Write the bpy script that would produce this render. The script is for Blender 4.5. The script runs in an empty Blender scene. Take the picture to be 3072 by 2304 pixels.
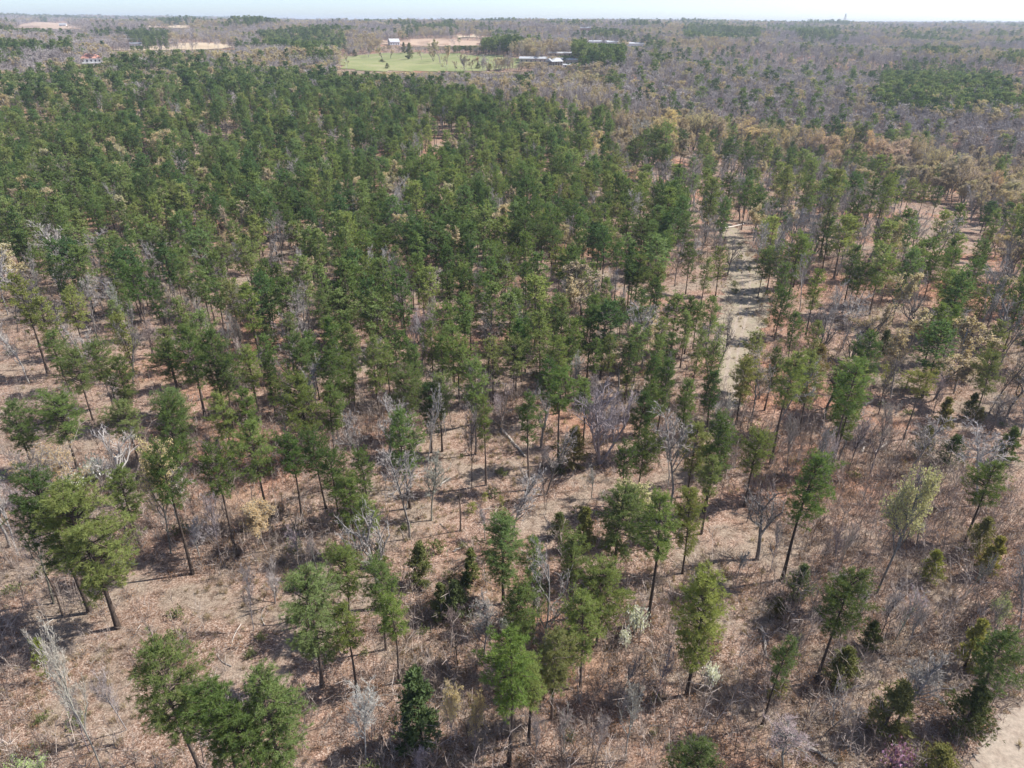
import bpy, math, random
import numpy as np
R_ = math.radians
sc = bpy.context.scene
# ------------------------------------------------------------------ camera
CAM_H = 60.0; PITCH = R_(27.96); ROLL = R_(0.36)
X = np.array([1., 0, 0]); UP0 = np.array([0, math.sin(PITCH), math.cos(PITCH)]); FW = np.array([0, math.cos(PITCH), -math.sin(PITCH)])
RT = X*math.cos(ROLL)+UP0*math.sin(ROLL); UP = -X*math.sin(ROLL)+UP0*math.cos(ROLL)
from mathutils import Matrix
cam_data = bpy.data.cameras.new('camera'); cam_data.sensor_width = 36; cam_data.lens = 24
cam_data.clip_start = 1; cam_data.clip_end = 40000
cam = bpy.data.objects.new('camera', cam_data); sc.collection.objects.link(cam)
cam.matrix_world = Matrix(((RT[0], UP[0], -FW[0], 0), (RT[1], UP[1], -FW[1], 0), (RT[2], UP[2], -FW[2], CAM_H), (0, 0, 0, 1)))
sc.camera = cam
# ------------------------------------------------------------------ light
SUN_EL = R_(50); SUN_DIR = np.array([0.975, 0.22]); SUN_DIR = SUN_DIR/np.linalg.norm(SUN_DIR)   # towards the sun
world = bpy.data.worlds.new('World'); sc.world = world; world.use_nodes = True
wn = world.node_tree.nodes; wl = world.node_tree.links
bg = wn['Background']; sky = wn.new('ShaderNodeTexSky'); sky.sky_type = 'NISHITA'; sky.sun_disc = False
sky.sun_elevation = SUN_EL; sky.sun_rotation = math.atan2(SUN_DIR[0], SUN_DIR[1])
sky.air_density = 0.55; sky.dust_density = 0.8; sky.ozone_density = 1.5; sky.altitude = 100
wl.new(sky.outputs[0], bg.inputs[0]); bg.inputs[1].default_value = 0.12
sun_data = bpy.data.lights.new('sun', 'SUN'); sun_data.energy = 4.3; sun_data.angle = R_(0.53); sun_data.color = (1.0, 0.965, 0.91)
sun = bpy.data.objects.new('sun', sun_data); sc.collection.objects.link(sun)
from mathutils import Vector
sd = Vector((SUN_DIR[0]*math.cos(SUN_EL), SUN_DIR[1]*math.cos(SUN_EL), math.sin(SUN_EL)))
sun.rotation_euler = sd.to_track_quat('Z', 'Y').to_euler(); sun.location = (200, 50, 300)
vs = sc.view_settings; vs.view_transform = 'Standard'; vs.look = 'None'; vs.exposure = 0.95; vs.gamma = 1.0; vs.use_curve_mapping = False
cy = sc.cycles; cy.max_bounces = 4; cy.diffuse_bounces = 2; cy.glossy_bounces = 1; cy.transmission_bounces = 3; cy.transparent_max_bounces = 4
cy.volume_bounces = 0; cy.caustics_reflective = False; cy.caustics_refractive = False; cy.use_denoising = True; cy.use_adaptive_sampling = True; cy.adaptive_threshold = 0.02
rng = np.random.default_rng(7)
# ------------------------------------------------------------------ helpers
COL = sc.collection
def tag(o, label=None, cat=None, group=None, kind=None):
    for k, v in (('label', label), ('category', cat), ('group', group), ('kind', kind)):
        if v: o[k] = v
    return o
def link(o, parent=None):
    COL.objects.link(o)
    if parent is not None: o.parent = parent
    return o
def empty(name, loc, rz=0.0, scale=(1, 1, 1)):
    o = bpy.data.objects.new(name, None); o.location = loc; o.rotation_euler = (0, 0, rz); o.scale = scale
    o.empty_display_size = 0.2
    return link(o)
def mesh_np(name, V, Fc, mats, mi=None, smooth=False):
    """V (n,3), Fc: list of (m,k) index arrays."""
    me = bpy.data.meshes.new(name)
    if not isinstance(Fc, (list, tuple)): Fc = [Fc]
    Fc = [np.asarray(f, np.int32) for f in Fc if len(f)]
    loops = np.concatenate([f.ravel() for f in Fc]); tot = np.concatenate([np.full(len(f), f.shape[1], np.int32) for f in Fc])
    start = np.concatenate([[0], np.cumsum(tot)[:-1]]).astype(np.int32)
    me.vertices.add(len(V)); me.vertices.foreach_set('co', np.asarray(V, np.float32).ravel())
    me.loops.add(len(loops)); me.loops.foreach_set('vertex_index', loops)
    me.polygons.add(len(tot)); me.polygons.foreach_set('loop_start', start); me.polygons.foreach_set('loop_total', tot)
    for m in mats: me.materials.append(m)
    if mi is not None: me.polygons.foreach_set('material_index', np.asarray(mi, np.int32))
    me.polygons.foreach_set('use_smooth', np.full(len(tot), smooth))
    me.update(); me.validate()
    return me
def obj(name, me, parent=None):
    return link(bpy.data.objects.new(name, me), parent)
class MB:
    def __init__(s): s.V = []; s.F4 = []; s.F3 = []
    def box(s, c, d, rz=0.0):
        n = len(s.V); x, y, z = (q/2 for q in d); ca, sa = math.cos(rz), math.sin(rz)
        for (i, j, k) in ((-x,-y,-z),(x,-y,-z),(x,y,-z),(-x,y,-z),(-x,-y,z),(x,-y,z),(x,y,z),(-x,y,z)):
            s.V.append((c[0]+i*ca-j*sa, c[1]+i*sa+j*ca, c[2]+k))
        for q in ((0,3,2,1),(4,5,6,7),(0,1,5,4),(1,2,6,5),(2,3,7,6),(3,0,4,7)): s.F4.append([n+a for a in q])
        return s
    def quad(s, *p):
        n = len(s.V); s.V += list(p); s.F4.append([n, n+1, n+2, n+3]); return s
    def tri(s, *p):
        n = len(s.V); s.V += list(p); s.F3.append([n, n+1, n+2]); return s
    def tube(s, pts, rad, n=6):
        V, F4, F3 = tube(np.array(pts, float), np.array(rad, float), n); b = len(s.V)
        s.V += [tuple(v) for v in V]; s.F4 += (F4+b).tolist(); s.F3 += (F3+b).tolist() if len(F3) else []
        return s
    def build(s, name, mat, parent=None):
        Fc = []
        if s.F4: Fc.append(np.array(s.F4))
        if s.F3: Fc.append(np.array(s.F3))
        return obj(name, mesh_np(name, np.array(s.V), Fc, [mat]), parent)
def tube(P, r, n):
    """polyline tube, closed tip fan"""
    k = len(P); T = np.gradient(P, axis=0); T /= np.linalg.norm(T, axis=1, keepdims=True)+1e-9
    ref = np.where(np.abs(T[:, 2:3]) > .9, np.array([[1., 0, 0]]), np.array([[0, 0, 1.]]))
    A = np.cross(T, ref); A /= np.linalg.norm(A, axis=1, keepdims=True)+1e-9; B = np.cross(T, A)
    th = np.arange(n)*2*math.pi/n
    V = (P[:, None, :]+r[:, None, None]*(np.cos(th)[None, :, None]*A[:, None, :]+np.sin(th)[None, :, None]*B[:, None, :])).reshape(-1, 3)
    i = np.arange(k-1)[:, None]*n; j = np.arange(n)[None, :]; j2 = (j+1) % n
    F4 = np.stack([i+j, i+j2, i+n+j2, i+n+j], -1).reshape(-1, 4)
    V = np.vstack([V, P[-1:]]); l = (k-1)*n
    F3 = np.stack([l+np.arange(n), l+(np.arange(n)+1) % n, np.full(n, k*n)], -1)
    return V, F4, F3
# ------------------------------------------------------------------ terrain
LD = [0,300,440,560,700,1000,1300,1650,2500,5000,9000]; LZ = [0,0,9,12,24,24,31,42,44,50,50]
RD = [0,220,330,430,560,700,850,1100,1400,1800,2300,3000,5000,9000]; RZ = [0,0,-8,-14,-2,6,1,17,15,30,28,42,50,50]
def terr(x, y):
    x = np.asarray(x, float); y = np.asarray(y, float)
    d = np.hypot(x, y); a = np.degrees(np.arctan2(x, np.maximum(y, 1e-6)))
    t = np.clip((a-2)/22, 0, 1); t = t*t*(3-2*t)
    z = (1-t)*np.interp(d, LD, LZ)+t*np.interp(d, RD, RZ)
    k = np.clip((d-350)/600, 0, 1)
    z = z+k*(4.5*np.sin(x*.011+1.3)*np.sin(y*.009+.4)+3.0*np.sin(x*.023+y*.017))
    k2 = np.clip((d-1500)/2500, 0, 1)
    return z+k2*(6*np.sin(x*.0021+.7)+5*np.sin(x*.0013-y*.0007+2.))
# ------------------------------------------------------------------ materials
def new_mat(name):
    m = bpy.data.materials.new(name); m.use_nodes = True; nt = m.node_tree; nt.nodes.clear()
    out = nt.nodes.new('ShaderNodeOutputMaterial'); return m, nt, out
def nd(nt, t, **kw):
    n = nt.nodes.new(t)
    for k, v in kw.items():
        if k.startswith('i_'): n.inputs[k[2:].replace('_', ' ')].default_value = v
        else: setattr(n, k, v)
    return n
def ramp(nt, stops, interp='LINEAR'):
    r = nt.nodes.new('ShaderNodeValToRGB'); r.color_ramp.interpolation = interp; e = r.color_ramp.elements
    while len(e) < len(stops): e.new(0.5)
    for el, (p, c) in zip(e, stops): el.position = p; el.color = (*c, 1)
    return r
def mixc(nt, a, b, fac, mode='MIX'):
    m = nt.nodes.new('ShaderNodeMix'); m.data_type = 'RGBA'; m.blend_type = mode
    L = nt.links
    for s, v in ((0, fac), (6, a), (7, b)):
        if hasattr(v, 'is_linked') or hasattr(v, 'links'): L.new(v, m.inputs[s])
        elif isinstance(v, (int, float)): m.inputs[s].default_value = v
        else: m.inputs[s].default_value = (*v, 1)
    return m.outputs[2]
def noise(nt, scale, detail=2, coord=None, rough=.5):
    n = nt.nodes.new('ShaderNodeTexNoise'); n.inputs['Scale'].default_value = scale; n.inputs['Detail'].default_value = detail; n.inputs['Roughness'].default_value = rough
    if coord is not None: nt.links.new(coord, n.inputs['Vector'])
    return n
def pos(nt): return nt.nodes.new('ShaderNodeNewGeometry').outputs['Position']
def leaf_mat(name, stops, transl=.3, use_color=True, nscale=1.3, wn_=.9, wr=.75):
    """colour from per-object random + noise through the stand; object colour tints it"""
    m, nt, out = new_mat(name); L = nt.links
    oi = nt.nodes.new('ShaderNodeObjectInfo'); tc = nt.nodes.new('ShaderNodeTexCoord')
    n = noise(nt, nscale, 2, tc.outputs['Object'])
    add = nd(nt, 'ShaderNodeMath', operation='MULTIPLY_ADD'); L.new(n.outputs[0], add.inputs[0]); add.inputs[1].default_value = wn_
    mm = nd(nt, 'ShaderNodeMath', operation='MULTIPLY_ADD'); L.new(oi.outputs['Random'], mm.inputs[0]); mm.inputs[1].default_value = wr; mm.inputs[2].default_value = .5-(wn_+wr)/2
    L.new(mm.outputs[0], add.inputs[2])
    r = ramp(nt, stops); L.new(add.outputs[0], r.inputs[0]); c = r.outputs[0]
    if use_color: c = mixc(nt, c, oi.outputs['Color'], 1.0, 'MULTIPLY')
    d = nt.nodes.new('ShaderNodeBsdfDiffuse'); t = nt.nodes.new('ShaderNodeBsdfTranslucent'); L.new(c, d.inputs[0])
    c2 = mixc(nt, c, (1.25, 1.25, .7), 1.0, 'MULTIPLY'); L.new(c2, t.inputs[0])
    ms = nt.nodes.new('ShaderNodeMixShader'); ms.inputs[0].default_value = transl; L.new(d.outputs[0], ms.inputs[1]); L.new(t.outputs[0], ms.inputs[2])
    L.new(ms.outputs[0], out.inputs[0]); return m
def bark_mat(name, a, b, scale=(3, 3, .7), bump=.3):
    m, nt, out = new_mat(name); L = nt.links
    tc = nt.nodes.new('ShaderNodeTexCoord'); mp = nt.nodes.new('ShaderNodeMapping'); mp.inputs['Scale'].default_value = scale; L.new(tc.outputs['Object'], mp.inputs[0])
    n = noise(nt, 3, 4, mp.outputs[0], .65); oi = nt.nodes.new('ShaderNodeObjectInfo')
    ad = nd(nt, 'ShaderNodeMath', operation='MULTIPLY_ADD'); L.new(oi.outputs['Random'], ad.inputs[0]); ad.inputs[1].default_value = .5; L.new(n.outputs[0], ad.inputs[2])
    sb = nd(nt, 'ShaderNodeMath', operation='SUBTRACT'); L.new(ad.outputs[0], sb.inputs[0]); sb.inputs[1].default_value = .25
    r = ramp(nt, [(.25, a), (.75, b)]); L.new(sb.outputs[0], r.inputs[0])
    c = mixc(nt, r.outputs[0], oi.outputs['Color'], 1.0, 'MULTIPLY')
    d = nt.nodes.new('ShaderNodeBsdfDiffuse'); L.new(c, d.inputs[0]); L.new(d.outputs[0], out.inputs[0]); return m
def plain_mat(name, col, rough=.7, var=.12, scale=2.0, metal=0.0):
    m, nt, out = new_mat(name); L = nt.links
    n = noise(nt, scale, 3, pos(nt)); r = ramp(nt, [(.3, tuple(c*(1-var) for c in col)), (.7, tuple(min(1, c*(1+var)) for c in col))]); L.new(n.outputs[0], r.inputs[0])
    p = nt.nodes.new('ShaderNodeBsdfPrincipled'); p.inputs['Roughness'].default_value = rough; p.inputs['Metallic'].default_value = metal
    L.new(r.outputs[0], p.inputs['Base Color']); L.new(p.outputs[0], out.inputs[0]); return m
M = {}
M['needle'] = leaf_mat('pine_needles', [(.05, (.070, .112, .044)), (.4, (.128, .180, .064)), (.7, (.185, .232, .084)), (1.0, (.25, .28, .12))], .42)
M['far_needle'] = leaf_mat('far_pine_needles', [(.05, (.055, .098, .040)), (.5, (.115, .170, .062)), (1.0, (.22, .26, .11))], .4, False, .25, .5, 1.0)
for _n, _k in (('a', (1.15, 1.06, .95)), ('b', (1.0, 1.0, .95)), ('c', (.86, .95, .98)), ('d', (1.32, 1.2, 1.05))):
    M['stand_'+_n] = leaf_mat('stand_needles_'+_n, [(p, tuple(v*q*1.22 for v, q in zip(c, _k))) for p, c in ((.05, (.066, .106, .044)), (.5, (.122, .172, .064)), (1.0, (.205, .245, .10)))], .42, False, .6, .6, .9)
M['cedar'] = leaf_mat('cedar_sprays', [(.05, (.085, .105, .042)), (.5, (.165, .185, .075)), (1.0, (.25, .25, .11))], .25, True, 1.6)
M['bud_yellow'] = leaf_mat('yellow_buds', [(0, (.42, .36, .25)), (.5, (.55, .47, .31)), (1, (.64, .55, .36))], .4, True)
M['far_bud'] = leaf_mat('far_buds', [(0, (.38, .31, .24)), (.35, (.46, .37, .25)), (.7, (.54, .44, .27)), (1, (.46, .42, .26))], .3, False, .2, .4, 1.1)
M['twig'] = bark_mat('grey_twigs', (.22, .187, .168), (.48, .435, .40))
M['far_twig'] = bark_mat('far_twigs', (.26, .228, .22), (.46, .41, .385), (.1, .1, .1))
M['bark_pine'] = bark_mat('pine_bark', (.055, .042, .035), (.17, .13, .105), (5, 5, 1.2))
M['bark_grey'] = bark_mat('grey_bark', (.10, .088, .078), (.42, .39, .36), (4, 4, 1))  # grey bark; dark end also paints in the shade of unlit trunk sides
M['brush'] = bark_mat('brush_stems', (.15, .112, .092), (.47, .395, .345), (.6, .6, .6))
M['blossom'] = leaf_mat('white_blossom', [(0, (.74, .74, .70)), (1, (.9, .9, .88))], .3, True)
M['pink'] = leaf_mat('pink_blossom', [(0, (.34, .18, .30)), (1, (.50, .32, .45))], .3, True)
M['deadwood'] = bark_mat('dead_wood', (.22, .19, .165), (.46, .42, .375), (2, 2, 2))
M['straw'] = leaf_mat('straw', [(0, (.24, .18, .115)), (.5, (.36, .29, .20)), (1, (.44, .37, .26))], .35, False)
M['dead_leaf'] = leaf_mat('dry_leaves', [(0, (.20, .10, .055)), (1, (.42, .26, .15))], .3, False)
def ground_mat():
    m, nt, out = new_mat('leaf_litter'); L = nt.links; P = pos(nt)
    v = nt.nodes.new('ShaderNodeTexVoronoi'); v.inputs['Scale'].default_value = 9.0; L.new(P, v.inputs['Vector'])
    sep = nt.nodes.new('ShaderNodeSeparateColor'); L.new(v.outputs['Color'], sep.inputs[0])
    leaf = ramp(nt, [(0, (.16, .098, .070)), (.35, (.285, .186, .136)), (.7, (.375, .262, .20)), (1, (.49, .40, .335))]); L.new(sep.outputs[0], leaf.inputs[0])
    n1 = noise(nt, .9, 5, P, .7); n2 = noise(nt, .11, 4, P, .6); n3 = noise(nt, .028, 3, P); n5 = noise(nt, 3.2, 5, P, .75)
    grass = ramp(nt, [(.3, (.22, .162, .122)), (.7, (.40, .33, .26))]); L.new(n5.outputs[0], grass.inputs[0])
    f2 = ramp(nt, [(.47, (0, 0, 0)), (.58, (1, 1, 1))]); L.new(n2.outputs[0], f2.inputs[0])
    c = mixc(nt, leaf.outputs[0], grass.outputs[0], f2.outputs[0])
    dk = ramp(nt, [(.34, (.42, .36, .34)), (.52, (1.05, 1.05, 1.05))]); L.new(n1.outputs[0], dk.inputs[0]); c = mixc(nt, c, dk.outputs[0], .85, 'MULTIPLY')
    n6 = noise(nt, 4.5, 4, P, .8); fk = ramp(nt, [(.36, (.5, .46, .45)), (.62, (1.2, 1.2, 1.2))]); L.new(n6.outputs[0], fk.inputs[0]); c = mixc(nt, c, fk.outputs[0], .8, 'MULTIPLY')
    rd = ramp(nt, [(.36, (.86, .87, .86)), (.5, (1, 1, 1)), (.62, (1.06, .84, .74))]); L.new(n3.outputs[0], rd.inputs[0]); c = mixc(nt, c, rd.outputs[0], 1.0, 'MULTIPLY')
    d = nt.nodes.new('ShaderNodeBsdfDiffuse'); L.new(c, d.inputs[0])
    b = nt.nodes.new('ShaderNodeBump'); b.inputs['Strength'].default_value = .9; b.inputs['Distance'].default_value = .25
    sm = nd(nt, 'ShaderNodeMath', operation='MULTIPLY_ADD'); L.new(n5.outputs[0], sm.inputs[0]); sm.inputs[1].default_value = .6; L.new(n1.outputs[0], sm.inputs[2])
    L.new(sm.outputs[0], b.inputs['Height']); L.new(b.outputs[0], d.inputs['Normal']); L.new(d.outputs[0], out.inputs[0]); return m
def field_mat(name, a, b, c2, s=.05):
    m, nt, out = new_mat(name); L = nt.links; P = pos(nt)
    n = noise(nt, s, 4, P, .65); r = ramp(nt, [(.3, a), (.5, b), (.72, c2)]); L.new(n.outputs[0], r.inputs[0])
    n2 = noise(nt, 2.2, 4, P, .8); k = ramp(nt, [(.3, (.7, .7, .7)), (.7, (1.2, 1.2, 1.2))]); L.new(n2.outputs[0], k.inputs[0])
    c = mixc(nt, r.outputs[0], k.outputs[0], 1.0, 'MULTIPLY')
    d = nt.nodes.new('ShaderNodeBsdfDiffuse'); L.new(c, d.inputs[0]); L.new(d.outputs[0], out.inputs[0]); return m
M['litter'] = ground_mat()
M['track'] = field_mat('track_grass', (.255, .202, .155), (.305, .255, .192), (.275, .25, .172), .3)
M['rut'] = field_mat('track_ruts', (.28, .222, .176), (.33, .272, .218), (.36, .305, .245), .5)
M['meadow'] = field_mat('meadow_grass', (.17, .20, .085), (.23, .245, .115), (.32, .29, .17), .03)
M['tan_field'] = field_mat('tan_field', (.40, .31, .21), (.47, .38, .27), (.43, .33, .24), .02)
M['clay_field'] = field_mat('clay_field', (.36, .25, .18), (.43, .32, .24), (.39, .29, .21), .02)
# ------------------------------------------------------------------ ground
def polar_ground():
    r = np.concatenate([[0.5], np.arange(6, 420, 6), np.geomspace(420, 9500, 90)]); na = 240
    th = np.linspace(-math.pi, math.pi, na, endpoint=False)
    RR, TT = np.meshgrid(r, th, indexing='ij'); x = RR*np.sin(TT); y = RR*np.cos(TT)
    V = np.stack([x, y, terr(x, y)], -1).reshape(-1, 3)
    i = np.arange(len(r)-1)[:, None]*na; j = np.arange(na)[None, :]; j2 = (j+1) % na
    F4 = np.stack([i+j, i+na+j, i+na+j2, i+j2], -1).reshape(-1, 4)
    F3 = np.array([[k, (k+1) % na, len(V)] for k in range(na)]); V = np.vstack([V, [[0, 0, 0]]])
    return V, F4, F3
V, F4, F3 = polar_ground()
ground = obj('ground', mesh_np('ground', V, [F4, F3], [M['litter']], smooth=True)); tag(ground, 'rolling forest floor of russet leaf litter and dry grass', kind='structure')
def inside(px, py, poly):
    px = np.asarray(px); py = np.asarray(py); c = np.zeros(px.shape, bool); n = len(poly)
    for i in range(n):
        x0, y0 = poly[i]; x1, y1 = poly[(i+1) % n]
        if y0 == y1: continue
        k = ((y0 > py) != (y1 > py)) & (px < (x1-x0)*(py-y0)/(y1-y0)+x0); c ^= k
    return c
def draped(name, poly, mat, dz, cell):
    p = np.array(poly); gx = np.arange(p[:, 0].min()-cell, p[:, 0].max()+2*cell, cell); gy = np.arange(p[:, 1].min()-cell, p[:, 1].max()+2*cell, cell)
    GX, GY = np.meshgrid(gx, gy, indexing='ij'); V = np.stack([GX, GY, terr(GX, GY)+dz], -1).reshape(-1, 3)
    ny = len(gy); i, j = np.meshgrid(np.arange(len(gx)-1), np.arange(ny-1), indexing='ij'); a = (i*ny+j).ravel()
    cx = GX[:-1, :-1].ravel()+cell/2; cyy = GY[:-1, :-1].ravel()+cell/2
    w = .6*cell*np.sin(cx*.9+cyy*1.7)
    k = inside(cx+w, cyy+w, poly); a = a[k]
    Fq = np.stack([a, a+ny, a+ny+1, a+1], -1)
    used = np.unique(Fq); mp = np.full(len(V), -1); mp[used] = np.arange(len(used))
    return tag(obj(name, mesh_np(name, V[used], mp[Fq], [mat], smooth=True)), kind='structure')
def ribbon(name, cl, mat, dz, off=0.0, wscale=1.0, wob=.7, seed=1):
    g = np.random.default_rng(seed); cl = np.array(cl); s = np.concatenate([[0], np.cumsum(np.hypot(*np.diff(cl[:, :2], axis=0).T))])
    u = np.arange(0, s[-1], 1.2); c = np.stack([np.interp(u, s, cl[:, k]) for k in range(3)], -1)
    for _ in range(6): c[1:-1] = (c[:-2]+2*c[1:-1]+c[2:])/4
    T = np.gradient(c[:, :2], axis=0); T /= np.linalg.norm(T, axis=1, keepdims=True); N = np.stack([T[:, 1], -T[:, 0]], -1)
    nc = 7; V = []
    for q in range(nc):
        f = q/(nc-1)*2-1; e = (g.normal(size=len(u))*wob if q in (0, nc-1) else 0)
        xy = c[:, :2]+N*(off+(f*c[:, 2]*wscale)+(f*e))[:, None]; V.append(np.concatenate([xy, (terr(xy[:, 0], xy[:, 1])+dz)[:, None]], 1))
    V = np.stack(V, 1).reshape(-1, 3); i = np.arange(len(u)-1)[:, None]*nc; j = np.arange(nc-1)[None]
    Fq = np.stack([i+j, i+j+1, i+nc+j+1, i+nc+j], -1).reshape(-1, 4)
    return tag(obj(name, mesh_np(name, V, Fq, [mat], smooth=True)), kind='structure')
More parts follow.
